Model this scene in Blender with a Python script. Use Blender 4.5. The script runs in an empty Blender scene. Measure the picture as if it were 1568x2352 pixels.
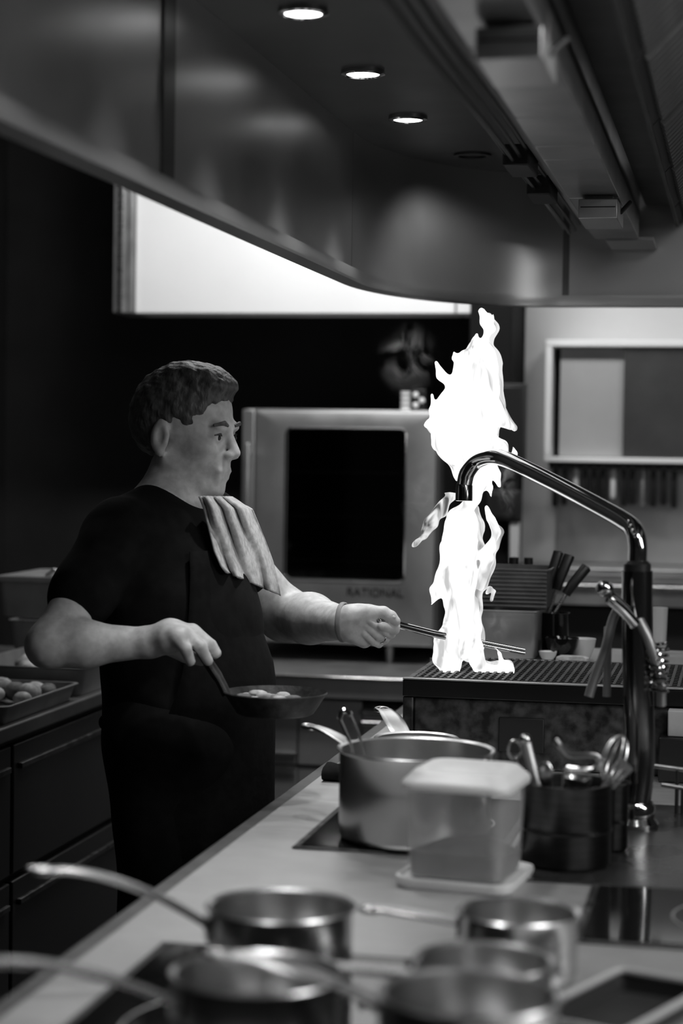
import bpy, bmesh, math, random
import numpy as np
from mathutils import Vector, Matrix, Quaternion
random.seed(7); np.random.seed(7)
scene = bpy.context.scene
COL = scene.collection

# ------------------------------------------------------------------ camera
FPX, CXP, CYP = 4500.0, 784.0, 1176.0
YAW, PITCH, ROLL = math.radians(11.5), math.radians(-1.78), 0.015
CAM = Vector((0.0, 0.0, 1.44))
_f = Vector((-math.sin(YAW) * math.cos(PITCH), math.cos(YAW) * math.cos(PITCH), math.sin(PITCH)))
_r0 = Vector((math.cos(YAW), math.sin(YAW), 0))
_u0 = _r0.cross(_f)
CR = _r0 * math.cos(ROLL) + _u0 * math.sin(ROLL)
CU = _u0 * math.cos(ROLL) - _r0 * math.sin(ROLL)
CF = _f
cam = bpy.data.cameras.new('camera')
cam_o = bpy.data.objects.new('camera', cam)
COL.objects.link(cam_o)
m3 = Matrix((CR, CU, -CF)).transposed()
cam_o.matrix_world = Matrix.Translation(CAM) @ m3.to_4x4()
cam.sensor_fit = 'VERTICAL'; cam.sensor_height = 36.0; cam.sensor_width = 24.0
cam.lens = FPX / 2352.0 * 36.0
cam.clip_start = 0.05
cam.dof.use_dof = True
cam.dof.focus_distance = 3.42
cam.dof.aperture_fstop = 3.0
scene.camera = cam_o

# ------------------------------------------------------------------ world, exposure
world = bpy.data.worlds.new('kitchen_dim'); scene.world = world
world.use_nodes = True
world.node_tree.nodes['Background'].inputs[0].default_value = (1, 1, 1, 1)
world.node_tree.nodes['Background'].inputs[1].default_value = 0.012
vs = scene.view_settings
vs.view_transform = 'Standard'; vs.look = 'None'; vs.gamma = 1.0; vs.use_curve_mapping = False
vs.exposure = 0.0

# ------------------------------------------------------------------ light helpers and added fill lamps, out of view
def area_light(name, loc, target, sx, sy, power):
    l = bpy.data.lights.new(name, 'AREA'); l.shape = 'RECTANGLE'; l.size = sx; l.size_y = sy; l.energy = power
    o = bpy.data.objects.new(name, l); COL.objects.link(o); o.location = loc
    d = Vector(target) - Vector(loc)
    o.rotation_euler = d.to_track_quat('-Z', 'Y').to_euler()
    return o
def spot_light(name, loc, target, power, angle=110, blend=0.8, radius=0.03):
    l = bpy.data.lights.new(name, 'SPOT'); l.energy = power; l.spot_size = math.radians(angle); l.spot_blend = blend
    l.shadow_soft_size = radius
    o = bpy.data.objects.new(name, l); COL.objects.link(o); o.location = loc
    d = Vector(target) - Vector(loc)
    o.rotation_euler = d.to_track_quat('-Z', 'Y').to_euler()
    return o
# added unseen lamp behind the hood, brightens the white bulkhead
area_light('bulkhead_fill', (-0.95, 4.70, 2.60), (-0.95, 5.7, 1.85), 0.9, 0.12, 15)
# added unseen lamp that lights the right back wall and its cabinet
area_light('rear_wall_fill', (0.35, 4.60, 2.80), (-0.30, 5.9, 1.35), 0.6, 0.3, 9)
# added unseen lamp to brighten the rear cabinet fronts and the cook's back
area_light('aisle_fill', (-1.05, 4.55, 2.85), (-1.05, 4.80, 0.0), 0.9, 0.3, 14)
# added fill panel in the unseen half of the hood, brightens the island
area_light('hood_fill', (0.72, 2.0, 2.04), (0.45, 2.0, 0.9), 0.4, 2.6, 38)

# ------------------------------------------------------------------ pixel helpers (photograph 1568 x 2352)
def ray(px, py):
    return CF + CR * ((px - CXP) / FPX) + CU * ((CYP - py) / FPX)
def P(px, py, d): return CAM + ray(px, py) * d
def PZ(px, py, z):
    r = ray(px, py); return CAM + r * ((z - CAM.z) / r.z)
def PY(px, py, y):
    r = ray(px, py); return CAM + r * ((y - CAM.y) / r.y)
def PX(px, py, x):
    r = ray(px, py); return CAM + r * ((x - CAM.x) / r.x)

# ------------------------------------------------------------------ materials
MATS = {}
def mat(name, col, rough=0.5, metal=0.0, var=0.0, scale=20.0, stretch=(1, 1, 1), bump=0.0, rvar=0.0, emit=0.0,
        trans=0.0, alpha=1.0, spec=0.5, sss=0.0, contrast=(0.35, 0.65), coat=0.0):
    if name in MATS: return MATS[name]
    m = bpy.data.materials.new(name); m.use_nodes = True
    nt = m.node_tree; b = nt.nodes['Principled BSDF']
    c = (col, col, col, 1)
    b.inputs['Base Color'].default_value = c
    b.inputs['Roughness'].default_value = rough
    b.inputs['Metallic'].default_value = metal
    b.inputs['Specular IOR Level'].default_value = spec
    b.inputs['Transmission Weight'].default_value = trans
    b.inputs['Alpha'].default_value = alpha
    b.inputs['Subsurface Weight'].default_value = sss
    b.inputs['Coat Weight'].default_value = coat
    if sss: b.inputs['Subsurface Radius'].default_value = (0.01, 0.01, 0.01)
    if emit:
        b.inputs['Emission Color'].default_value = (1, 1, 1, 1); b.inputs['Emission Strength'].default_value = emit
    if var or bump or rvar:
        tc = nt.nodes.new('ShaderNodeTexCoord'); mp = nt.nodes.new('ShaderNodeMapping')
        mp.inputs['Scale'].default_value = stretch
        nz = nt.nodes.new('ShaderNodeTexNoise'); nz.inputs['Scale'].default_value = scale; nz.inputs['Detail'].default_value = 5
        nt.links.new(tc.outputs['Object'], mp.inputs['Vector']); nt.links.new(mp.outputs['Vector'], nz.inputs['Vector'])
        mr = nt.nodes.new('ShaderNodeMapRange')
        mr.inputs['From Min'].default_value = contrast[0]; mr.inputs['From Max'].default_value = contrast[1]
        nt.links.new(nz.outputs['Fac'], mr.inputs['Value'])
        if var:
            mx = nt.nodes.new('ShaderNodeMix'); mx.data_type = 'RGBA'
            lo, hi = max(0, col * (1 - var)), min(1, col * (1 + var))
            mx.inputs['A'].default_value = (lo, lo, lo, 1); mx.inputs['B'].default_value = (hi, hi, hi, 1)
            nt.links.new(mr.outputs['Result'], mx.inputs['Factor']); nt.links.new(mx.outputs['Result'], b.inputs['Base Color'])
        if rvar:
            mr2 = nt.nodes.new('ShaderNodeMapRange')
            mr2.inputs['From Min'].default_value = contrast[0]; mr2.inputs['From Max'].default_value = contrast[1]
            mr2.inputs['To Min'].default_value = max(0.02, rough - rvar); mr2.inputs['To Max'].default_value = min(1, rough + rvar)
            nt.links.new(nz.outputs['Fac'], mr2.inputs['Value']); nt.links.new(mr2.outputs['Result'], b.inputs['Roughness'])
        if bump:
            bp = nt.nodes.new('ShaderNodeBump'); bp.inputs['Strength'].default_value = bump; bp.inputs['Distance'].default_value = 0.004
            nt.links.new(nz.outputs['Fac'], bp.inputs['Height']); nt.links.new(bp.outputs['Normal'], b.inputs['Normal'])
    MATS[name] = m
    return m
STEEL = mat('brushed_steel', 0.55, 0.30, 1.0, var=0.10, scale=30, stretch=(1, 1, 14), rvar=0.06)
PANSTEEL = mat('pan_steel', 0.64, 0.27, 1.0)
CHROME = mat('chrome', 0.65, 0.09, 1.0)
DARKCHROME = mat('dark_chrome', 0.30, 0.14, 1.0)
WORKTOP = mat('worktop_steel', 0.50, 0.46, 0.75, var=0.07, scale=26, stretch=(1, 9, 1), rvar=0.04)
WORKEDGE = mat('worktop_edge_steel', 0.16, 0.45, 0.8, var=0.15, scale=20)
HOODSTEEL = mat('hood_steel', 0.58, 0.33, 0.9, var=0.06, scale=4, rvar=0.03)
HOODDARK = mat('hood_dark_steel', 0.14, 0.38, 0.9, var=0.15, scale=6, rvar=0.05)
GREYSTEEL = mat('grey_steel', 0.40, 0.42, 0.8, var=0.12, scale=12, rvar=0.05)
BLACK = mat('black_matt', 0.012, 0.55)
BLACKGLOSS = mat('black_glass', 0.008, 0.08, spec=0.5)
BLACKPLASTIC = mat('black_plastic', 0.015, 0.35)
IRON = mat('cast_iron', 0.03, 0.5, 0.3, var=0.5, scale=60, bump=0.4)
DARKSTEEL = mat('smoked_steel', 0.07, 0.45, 0.6, var=0.55, scale=45, rvar=0.12, bump=0.15)
WHITEPAINT = mat('white_paint', 0.82, 0.6, var=0.03, scale=3)
GREYPAINT = mat('grey_plaster', 0.55, 0.6, var=0.05, scale=3, bump=0.05)
DARKWALL = mat('dark_wall', 0.014, 0.7, var=0.3, scale=5)
FLOORM = mat('floor_tile', 0.06, 0.5, var=0.3, scale=4)
SKIN = mat('skin', 0.54, 0.50, var=0.14, scale=70, bump=0.12, sss=0.12)
HAIR = mat('hair', 0.07, 0.5, var=0.55, scale=110, stretch=(1, 1, 0.4), bump=0.8)
CLOTHBLACK = mat('black_cotton', 0.006, 0.9, spec=0.15, var=0.3, scale=40, bump=0.15)
APRON = mat('apron_cotton', 0.004, 0.9, spec=0.15, var=0.3, scale=60, bump=0.2)
TOWEL = mat('pale_cotton', 0.50, 0.85, var=0.22, scale=90, bump=0.3)
PLASTIC = mat('frosted_plastic', 0.80, 0.35, alpha=0.17)
PLASTICW = mat('white_plastic', 0.68, 0.35, sss=0.2)
FOODDARK = mat('dark_food', 0.16, 0.8, var=0.5, scale=30, bump=0.6)
FOODPALE = mat('pale_food', 0.45, 0.6, var=0.4, scale=40, bump=0.6)
WHITECERAM = mat('white_ceramic', 0.8, 0.25)
EYEW = mat('eye_white', 0.7, 0.2); EYED = mat('eye_iris', 0.02, 0.15)
LAMP = mat('lamp_lens', 0.9, 0.4, emit=7.0)
RUBBER = mat('rubber', 0.03, 0.6)

# ------------------------------------------------------------------ object helpers
def wl(o):
    v = Vector((0, 0, 0))
    while o is not None:
        v += o.location; o = o.parent
    return v
def link(o, parent=None):
    COL.objects.link(o)
    if parent is not None: o.parent = parent
    return o
def thing(name, label, cat, loc=(0, 0, 0), rz=0.0, group=None):
    o = bpy.data.objects.new(name, None); COL.objects.link(o)
    o.location = loc; o.rotation_euler = (0, 0, rz); o.empty_display_size = 0.05
    o['label'] = label; o['category'] = cat
    if group: o['group'] = group
    return o
def tag(o, label, cat, group=None, kind=None):
    o['label'] = label
    if cat: o['category'] = cat
    if group: o['group'] = group
    if kind: o['kind'] = kind
    return o
def struct(o, label=None):
    o['kind'] = 'structure'
    if label: o['label'] = label
    return o

class B:
    def __init__(s): s.v = []; s.f = []
    def add(s, vs, fs):
        n = len(s.v); s.v += [Vector(p) for p in vs]; s.f += [tuple(i + n for i in f) for f in fs]; return s
    def box(s, lo, hi):
        x0, y0, z0 = lo; x1, y1, z1 = hi
        if x0 > x1: x0, x1 = x1, x0
        if y0 > y1: y0, y1 = y1, y0
        if z0 > z1: z0, z1 = z1, z0
        return s.add([(x0, y0, z0), (x1, y0, z0), (x1, y1, z0), (x0, y1, z0), (x0, y0, z1), (x1, y0, z1), (x1, y1, z1), (x0, y1, z1)],
                     [(3, 2, 1, 0), (4, 5, 6, 7), (0, 1, 5, 4), (1, 2, 6, 5), (2, 3, 7, 6), (3, 0, 4, 7)])
    def obox(s, c, ax, ay, az):
        c, ax, ay, az = map(Vector, (c, ax, ay, az)); vs = []
        for k in (-1, 1):
            for (i, j) in ((-1, -1), (1, -1), (1, 1), (-1, 1)): vs.append(c + ax * i + ay * j + az * k)
        fl = [(3, 2, 1, 0), (4, 5, 6, 7), (0, 1, 5, 4), (1, 2, 6, 5), (2, 3, 7, 6), (3, 0, 4, 7)]
        if ax.cross(ay).dot(az) < 0: fl = [tuple(reversed(f)) for f in fl]
        return s.add(vs, fl)
    def loft(s, rings, cap0=True, cap1=True, closed=False):
        n = len(rings[0]); vs = [p for r in rings for p in r]; fs = []
        R = len(rings)
        for i in range(R if closed else R - 1):
            a, b2 = i * n, ((i + 1) % R) * n
            for j in range(n):
                k = (j + 1) % n; fs.append((a + j, a + k, b2 + k, b2 + j))
        if not closed:
            if cap0: fs.append(tuple(reversed(range(n))))
            if cap1: fs.append(tuple(range((R - 1) * n, R * n)))
        return s.add(vs, fs)
    def tube(s, path, r, n=10, closed=False, flat=1.0, side=None, caps=True):
        path = [Vector(p) for p in path]; N = len(path)
        rs = r if isinstance(r, (list, tuple)) else [r] * N
        fl = flat if isinstance(flat, (list, tuple)) else [flat] * N
        rings = []; u = None
        for i, p in enumerate(path):
            if closed: t = path[(i + 1) % N] - path[i - 1]
            else: t = path[min(i + 1, N - 1)] - path[max(i - 1, 0)]
            t = t.normalized() if t.length > 1e-9 else Vector((0, 0, 1))
            if u is None:
                a = Vector(side) if side is not None else (Vector((0, 0, 1)) if abs(t.z) < 0.9 else Vector((1, 0, 0)))
                u = (a - t * a.dot(t)).normalized()
            else:
                u = u - t * u.dot(t)
                u = u.normalized() if u.length > 1e-6 else t.orthogonal().normalized()
            w = t.cross(u)
            rings.append([p + u * (rs[i] * math.cos(2 * math.pi * k / n)) + w * (rs[i] * fl[i] * math.sin(2 * math.pi * k / n)) for k in range(n)])
        return s.loft(rings, caps, caps, closed)
    def cyl(s, p0, p1, r0, r1=None, n=20):
        return s.tube([p0, p1], [r0, r0 if r1 is None else r1], n)
    def lathe(s, prof, c=(0, 0, 0), n=40, caps=False):
        c = Vector(c)
        return s.loft([[c + Vector((r * math.cos(2 * math.pi * k / n), r * math.sin(2 * math.pi * k / n), z)) for k in range(n)] for r, z in prof], caps, caps)
    def ball(s, c, r, n=12, m=8):
        c = Vector(c); rr = Vector((r, r, r)) if not hasattr(r, '__len__') else Vector(r)
        return s.loft([[c + Vector((rr.x * math.sin(math.pi * i / m) * math.cos(2 * math.pi * k / n), rr.y * math.sin(math.pi * i / m) * math.sin(2 * math.pi * k / n), -rr.z * math.cos(math.pi * i / m))) for k in range(n)]
                       for i in range(m + 1)][1:-1], True, True)
    def build(s, name, m, parent=None, bevel=0.0, angle=35, local=False, seg=2, solid=0.0):
        off = Vector((0, 0, 0)) if (local or parent is None) else wl(parent)
        me = bpy.data.meshes.new(name)
        me.from_pydata([tuple(p - off) for p in s.v], [], s.f); me.update()
        bm = bmesh.new(); bm.from_mesh(me); bmesh.ops.recalc_face_normals(bm, faces=bm.faces); bm.to_mesh(me); bm.free()
        me.polygons.foreach_set('use_smooth', [True] * len(me.polygons))
        me.set_sharp_from_angle(angle=math.radians(angle))
        me.materials.append(m)
        o = bpy.data.objects.new(name, me); link(o, parent)
        if solid:
            md = o.modifiers.new('thickness', 'SOLIDIFY'); md.thickness = solid; md.offset = 0
        if bevel:
            md = o.modifiers.new('bevel', 'BEVEL'); md.width = bevel; md.segments = seg; md.limit_method = 'ANGLE'
        return o

def rrect(cx, cy, z, w, h, r, n=5):
    pts = []
    for (sx, sy, a0) in ((1, 1, 0), (-1, 1, 90), (-1, -1, 180), (1, -1, 270)):
        for i in range(n + 1):
            a = math.radians(a0 + 90 * i / n)
            pts.append(Vector((cx + sx * (w / 2 - r) + r * math.cos(a), cy + sy * (h / 2 - r) + r * math.sin(a), z)))
    return pts
def smoothpath(pts, sub=6):
    pts = [Vector(p) for p in pts]; out = []
    for i in range(len(pts) - 1):
        p0, p1, p2, p3 = pts[max(i - 1, 0)], pts[i], pts[i + 1], pts[min(i + 2, len(pts) - 1)]
        for k in range(sub):
            t = k / sub
            out.append(0.5 * ((2 * p1) + (p2 - p0) * t + (2 * p0 - 5 * p1 + 4 * p2 - p3) * t * t + (3 * p1 - p0 - 3 * p2 + p3) * t ** 3))
    out.append(pts[-1]); return out
def copy_tree(o, parent=None):
    c = o.copy(); COL.objects.link(c)
    if parent is not None: c.parent = parent
    for ch in o.children: copy_tree(ch, c)
    return c

# ------------------------------------------------------------------ signed-distance mesher for organic shapes
def axis(lo, hi, coarse, fine=()):
    out = []; x = lo
    while x < hi:
        out.append(x); st = coarse
        for (a, b2, s) in fine:
            if a - coarse < x < b2: st = min(st, s)
        x += st
    return np.array(out, dtype=np.float32)
def cap(p0, p1, r0, r1, k=0.01, sub=False): return dict(t='c', p0=np.array(p0, float), p1=np.array(p1, float), r0=r0, r1=r1, k=k, sub=sub)
def ell(c, rad, rot=None, k=0.01, sub=False): return dict(t='e', c=np.array(c, float), r=np.array(rad, float), R=np.eye(3) if rot is None else np.array(rot, float), k=k, sub=sub)
def sdf_mesh(prims, ax, noise=None):
    X, Y, Z = ax
    F = np.full((len(X), len(Y), len(Z)), 1.0, dtype=np.float32)
    for p in prims:
        k = p['k']; mg = k + 0.02
        if p['t'] == 'c':
            lo = np.minimum(p['p0'] - p['r0'], p['p1'] - p['r1']) - mg; hi = np.maximum(p['p0'] + p['r0'], p['p1'] + p['r1']) + mg
        else:
            rm = p['r'].max(); lo = p['c'] - rm - mg; hi = p['c'] + rm + mg
        sl = [slice(max(0, int(np.searchsorted(A, l)) - 1), min(len(A), int(np.searchsorted(A, h)) + 1)) for A, l, h in zip(ax, lo, hi)]
        if any(s.stop - s.start < 1 for s in sl): continue
        x = X[sl[0]][:, None, None]; y = Y[sl[1]][None, :, None]; z = Z[sl[2]][None, None, :]
        if p['t'] == 'c':
            d = p['p1'] - p['p0']; L2 = float(d @ d) + 1e-12
            t = ((x - p['p0'][0]) * d[0] + (y - p['p0'][1]) * d[1] + (z - p['p0'][2]) * d[2]) / L2
            t = np.clip(t, 0, 1)
            D = np.sqrt((x - p['p0'][0] - t * d[0]) ** 2 + (y - p['p0'][1] - t * d[1]) ** 2 + (z - p['p0'][2] - t * d[2]) ** 2) - (p['r0'] + (p['r1'] - p['r0']) * t)
        else:
            R = p['R']; q = [(R[i, 0] * (x - p['c'][0]) + R[i, 1] * (y - p['c'][1]) + R[i, 2] * (z - p['c'][2])) for i in range(3)]
            k0 = np.sqrt(sum((q[i] / p['r'][i]) ** 2 for i in range(3)))
            k1 = np.sqrt(sum((q[i] / p['r'][i] ** 2) ** 2 for i in range(3))) + 1e-9
            D = k0 * (k0 - 1) / k1
        D = D.astype(np.float32); G = F[sl[0], sl[1], sl[2]]
        if p['sub']:
            h = np.clip(0.5 - 0.5 * (G + D) / k, 0, 1); F[sl[0], sl[1], sl[2]] = G * (1 - h) - D * h + k * h * (1 - h)
        else:
            h = np.clip(0.5 + 0.5 * (D - G) / k, 0, 1); F[sl[0], sl[1], sl[2]] = D * (1 - h) + G * h - k * h * (1 - h)
    if noise is not None: F = F + noise(X[:, None, None], Y[None, :, None], Z[None, None, :]).astype(np.float32)
    S = F < 0
    c = S[:-1, :-1, :-1].astype(np.int8)
    cnt = np.zeros_like(c)
    for i in (0, 1):
        for j in (0, 1):
            for l in (0, 1):
                cnt += S[i:S.shape[0] - 1 + i, j:S.shape[1] - 1 + j, l:S.shape[2] - 1 + l]
    act = (cnt > 0) & (cnt < 8)
    idx = np.argwhere(act); N = len(idx)
    vid = np.full(act.shape, -1, dtype=np.int32); vid[act] = np.arange(N)
    acc = np.zeros((N, 3)); num = np.zeros(N)
    corners = [(i, j, l) for i in (0, 1) for j in (0, 1) for l in (0, 1)]
    for a in corners:
        for axn in range(3):
            if a[axn] == 1: continue
            b2 = list(a); b2[axn] = 1
            ia = idx + np.array(a); ib = idx + np.array(b2)
            fa = F[ia[:, 0], ia[:, 1], ia[:, 2]]; fb = F[ib[:, 0], ib[:, 1], ib[:, 2]]
            cr = (fa < 0) != (fb < 0)
            t = np.where(cr, fa / np.where(cr, fa - fb, 1), 0)
            pa = np.stack([X[ia[:, 0]], Y[ia[:, 1]], Z[ia[:, 2]]], 1); pb = np.stack([X[ib[:, 0]], Y[ib[:, 1]], Z[ib[:, 2]]], 1)
            acc += np.where(cr[:, None], pa + (pb - pa) * t[:, None], 0); num += cr
    V = acc / num[:, None]
    faces = []
    for axn in range(3):
        o1, o2 = (axn + 1) % 3, (axn + 2) % 3
        s0 = [slice(None)] * 3; s1 = [slice(None)] * 3
        s0[axn] = slice(0, -1); s1[axn] = slice(1, None)
        A = S[tuple(s0)]; Bq = S[tuple(s1)]
        e = np.argwhere(A != Bq)
        ok = (e[:, o1] > 0) & (e[:, o2] > 0) & (e[:, o1] < act.shape[o1]) & (e[:, o2] < act.shape[o2]) & (e[:, axn] < act.shape[axn])
        e = e[ok]
        def cell(d1, d2):
            q = e.copy(); q[:, o1] -= d1; q[:, o2] -= d2
            return vid[q[:, 0], q[:, 1], q[:, 2]]
        quad = np.stack([cell(1, 1), cell(0, 1), cell(0, 0), cell(1, 0)], 1)
        inside = A[e[:, 0], e[:, 1], e[:, 2]]
        quad = np.where(inside[:, None], quad, quad[:, ::-1])
        faces.append(quad[(quad >= 0).all(1)])
    return V, np.concatenate(faces)
def mesh_obj(name, V, Fq, m, parent=None, smooth_iter=0):
    off = wl(parent) if parent is not None else Vector((0, 0, 0))
    me = bpy.data.meshes.new(name)
    me.from_pydata((V - np.array(off)).tolist(), [], Fq.tolist()); me.update()
    me.polygons.foreach_set('use_smooth', [True] * len(me.polygons))
    me.materials.append(m)
    o = bpy.data.objects.new(name, me); link(o, parent)
    if smooth_iter:
        md = o.modifiers.new('relax', 'SMOOTH'); md.iterations = smooth_iter; md.factor = 0.5
    return o
def bounds_axes(prims, step, pad=0.02, fine=((), (), ())):
    lo = np.full(3, 1e9); hi = -lo
    for p in prims:
        if p['sub']: continue
        if p['t'] == 'c':
            lo = np.minimum(lo, np.minimum(p['p0'] - p['r0'], p['p1'] - p['r1'])); hi = np.maximum(hi, np.maximum(p['p0'] + p['r0'], p['p1'] + p['r1']))
        else:
            rm = p['r'].max(); lo = np.minimum(lo, p['c'] - rm); hi = np.maximum(hi, p['c'] + rm)
    lo -= pad; hi += pad
    return [axis(lo[i], hi[i], step, fine[i]) for i in range(3)]
# ================================================================== THE SETTING
CT = 0.90                                    # island worktop height
struct(B().box((-2.5, -1.2, -0.05), (2.2, 6.5, 0.0)).build('floor', FLOORM))
struct(B().box((-2.5, -1.2, 2.90), (2.2, 6.5, 2.95)).build('ceiling', GREYPAINT))
struct(B().box((-2.55, -1.2, 0.0), (-2.45, 6.5, 2.9)).build('wall_left', DARKWALL))
struct(B().box((-2.45, 6.30, 0.0), (-0.64, 6.45, 2.9)).build('wall_back', DARKWALL))
struct(B().box((-0.64, 5.86, 0.0), (2.2, 6.45, 2.9)).build('wall_right', GREYPAINT))
struct(B().box((-1.775, 5.60, 1.84), (-0.815, 5.75, 2.9)).build('wall_upper', WHITEPAINT, bevel=0.003))
struct(B().box((-0.811, 5.60, 1.84), (-0.766, 5.75, 2.9)).build('wall_upper', WHITEPAINT, bevel=0.003))
struct(B().box((-1.838, 5.58, 1.84), (-1.778, 5.76, 2.9)).build('trim_1', GREYSTEEL, bevel=0.003))
struct(B().box((-1.820, 5.570, 1.84), (-1.806, 5.579, 2.9)).build('trim_2', STEEL))
struct(B().box((-0.765, 5.55, 0.0), (-0.645, 5.90, 2.9)).build('wall_pillar', mat('pillar_black', 0.005, 0.8, spec=0.2), bevel=0.004))

# added backings for the three unseen fill lamps behind the hood
bpy.context.view_layer.update()
for k_, nm in enumerate(('bulkhead_fill', 'rear_wall_fill', 'aisle_fill')):
    lo_ = bpy.data.objects[nm]; mw = lo_.matrix_world.to_3x3(); hx, hy, hz = mw.col[0], mw.col[1], mw.col[2]
    struct(B().obox(lo_.location + hz * 0.024, hx * (lo_.data.size / 2 + 0.02), hy * (lo_.data.size_y / 2 + 0.02), hz * 0.02).build('trim_%d' % (3 + k_), WHITEPAINT, bevel=0.003))
# ================================================================== EXTRACTOR HOOD
hood = thing('extractor_hood', 'large stainless steel extractor canopy with rounded corner hanging above the island', 'extractor hood', (0.2, 1.9, 1.77))
HX0, HX1, HY0, HY1, HR, HRY = -0.752, 1.25, -0.55, 4.36, 0.36, 0.60
ZR, ZC = 1.772, 2.06
def skirt_pts(inset=0.0):
    pts = [Vector((HX0 + inset, HY0, 0)), Vector((HX0 + inset, 2.50, 0)), Vector((HX0 + inset, HY1 - HRY, 0))]
    for i in range(1, 19):
        a = math.pi - math.pi / 2 * i / 18
        pts.append(Vector((HX0 + HR + (HR - inset) * math.cos(a), HY1 - HRY + (HRY - inset) * math.sin(a), 0)))
    pts.append(Vector((HX1, HY1 - inset, 0)))
    return pts
def strip(pts, z0, z1, t=0.012):
    """vertical sheet following a plan line, with thickness outwards"""
    b = B(); n = len(pts); rings = []
    for i, p in enumerate(pts):
        d = (pts[min(i + 1, n - 1)] - pts[max(i - 1, 0)]).normalized(); nrm = Vector((-d.y, d.x, 0))
        rings.append([p + Vector((0, 0, z0)), p + Vector((0, 0, z1)), p + nrm * t + Vector((0, 0, z1)), p + nrm * t + Vector((0, 0, z0))])
    return b.loft(rings)
sp = skirt_pts()
strip([Vector((HX0, HY0, 0)), Vector((HX0, 2.478, 0))], ZR, ZC + 0.02).build('skirt_panel', HOODSTEEL, hood)
strip([Vector((HX0, 2.522, 0)), Vector((HX0, HY1 - HRY - 0.004, 0))], ZR, ZC + 0.02).build('skirt_panel', HOODSTEEL, hood)
strip(sp[2:-1], ZR, ZC + 0.02).build('skirt_panel', HOODSTEEL, hood)
strip([Vector((HX0 + HR + 0.006, HY1, 0)), Vector((HX1, HY1, 0))], ZR, ZC + 0.02).build('skirt_panel', HOODSTEEL, hood)
strip([Vector((HX0 + 0.004, 2.474, 0)), Vector((HX0 + 0.004, 2.526, 0))], ZR, ZC, 0.006).build('joint_strip', HOODDARK, hood)
strip([Vector((HX0 + HR - 0.004, HY1 - 0.002, 0)), Vector((HX0 + HR + 0.010, HY1 - 0.002, 0))], ZR, ZC, 0.004).build('joint_strip', HOODDARK, hood)
# rolled lower lip with gutter
lip = B(); rings = []
ip = skirt_pts(); n = len(ip)
for i, p in enumerate(ip):
    d = (ip[min(i + 1, n - 1)] - ip[max(i - 1, 0)]).normalized(); inn = Vector((d.y, -d.x, 0))
    rings.append([p + inn * a + Vector((0, 0, z)) for a, z in ((-0.016, ZR - 0.006), (0.020, ZR - 0.006), (0.022, ZR - 0.002), (0.022, ZR + 0.018), (0.017, ZR + 0.018), (0.015, ZR + 0.004), (-0.002, ZR + 0.004), (-0.016, ZR + 0.004))])
lip.loft(rings).build('rim_lip', HOODSTEEL, hood)
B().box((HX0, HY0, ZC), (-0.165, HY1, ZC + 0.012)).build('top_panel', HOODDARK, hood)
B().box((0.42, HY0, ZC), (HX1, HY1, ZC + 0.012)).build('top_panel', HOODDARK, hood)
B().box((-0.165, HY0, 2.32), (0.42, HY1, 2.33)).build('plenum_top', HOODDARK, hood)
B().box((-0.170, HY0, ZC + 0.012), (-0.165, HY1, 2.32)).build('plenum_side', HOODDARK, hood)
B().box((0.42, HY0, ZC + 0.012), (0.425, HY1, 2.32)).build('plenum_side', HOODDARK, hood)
# downlights: trim ring and lit lens
def downlight(x, y, power):
    t = B().lathe([(0.036, ZC), (0.036, ZC - 0.006), (0.030, ZC - 0.008), (0.027, ZC - 0.006), (0.027, ZC - 0.001)], (x, y, 0), 28).build('downlight', CHROME, hood)
    B().lathe([(0.001, ZC - 0.0035), (0.018, ZC - 0.0035), (0.0268, ZC - 0.002), (0.0268, ZC + 0.001)], (x, y, 0), 24, caps=True).build('lens', LAMP, t)
    if power: spot_light('downlight_beam', (x, y, ZC - 0.015), (x, y, 0), power, 72, 0.9, 0.027)
for y, w_ in ((2.26, 11), (2.71, 12), (3.155, 17), (3.595, 19)): downlight(-0.617, y, w_)
downlight(-0.617, 1.82, 10.0)
B().box((0.50, 0.68, 2.046), (0.94, 3.32, ZC - 0.0005)).build('fill_backing', WHITEPAINT, hood)  # added backing above the unseen fill panel
# recessed lamp in the rounded corner
rl_ = B().lathe([(0.040, ZC - 0.001), (0.040, ZC - 0.005), (0.030, ZC - 0.005), (0.030, ZC - 0.001)], (-0.56, 4.06, 0), 28).build('downlight', HOODDARK, hood)
spot_light('corner_beam', (-0.56, 4.06, ZC - 0.012), (-0.60, 4.16, 1.5), 5.0, 130, 0.9, 0.03)
# light and cable raceway hung under the top panel, in lengths
RX0, RX1, RZ = -0.309, -0.220, 1.894
ys = [0.2, 1.2, 2.20, PZ(1330, 268, RZ).y, PZ(1345, 335, RZ).y, PZ(1365, 366, RZ).y, 3.50, 4.16]
for a, b2 in zip(ys[:-1], ys[1:]):
    g = 0.0025
    sec = [(RX0, RZ), (RX1, RZ), (RX1, RZ + 0.05), (RX0 - 0.032, RZ + 0.05), (RX0 - 0.032, RZ + 0.032)]
    B().loft([[Vector((x, y, z)) for x, z in sec] for y in (a + g, b2 - g)]).build('raceway_panel', mat('raceway_steel', 0.30, 0.40, 0.8, var=0.15, scale=9), hood, bevel=0.0015)
B().box((RX0 - 0.02, 0.2, RZ + 0.051), (RX1 - 0.01, 4.34, ZC)).build('raceway_spine', HOODDARK, hood)
B().box((RX0 + 0.02, 4.162, RZ - 0.004), (RX1 + 0.03, 4.345, RZ + 0.004)).build('raceway_bracket', GREYSTEEL, hood)
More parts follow.
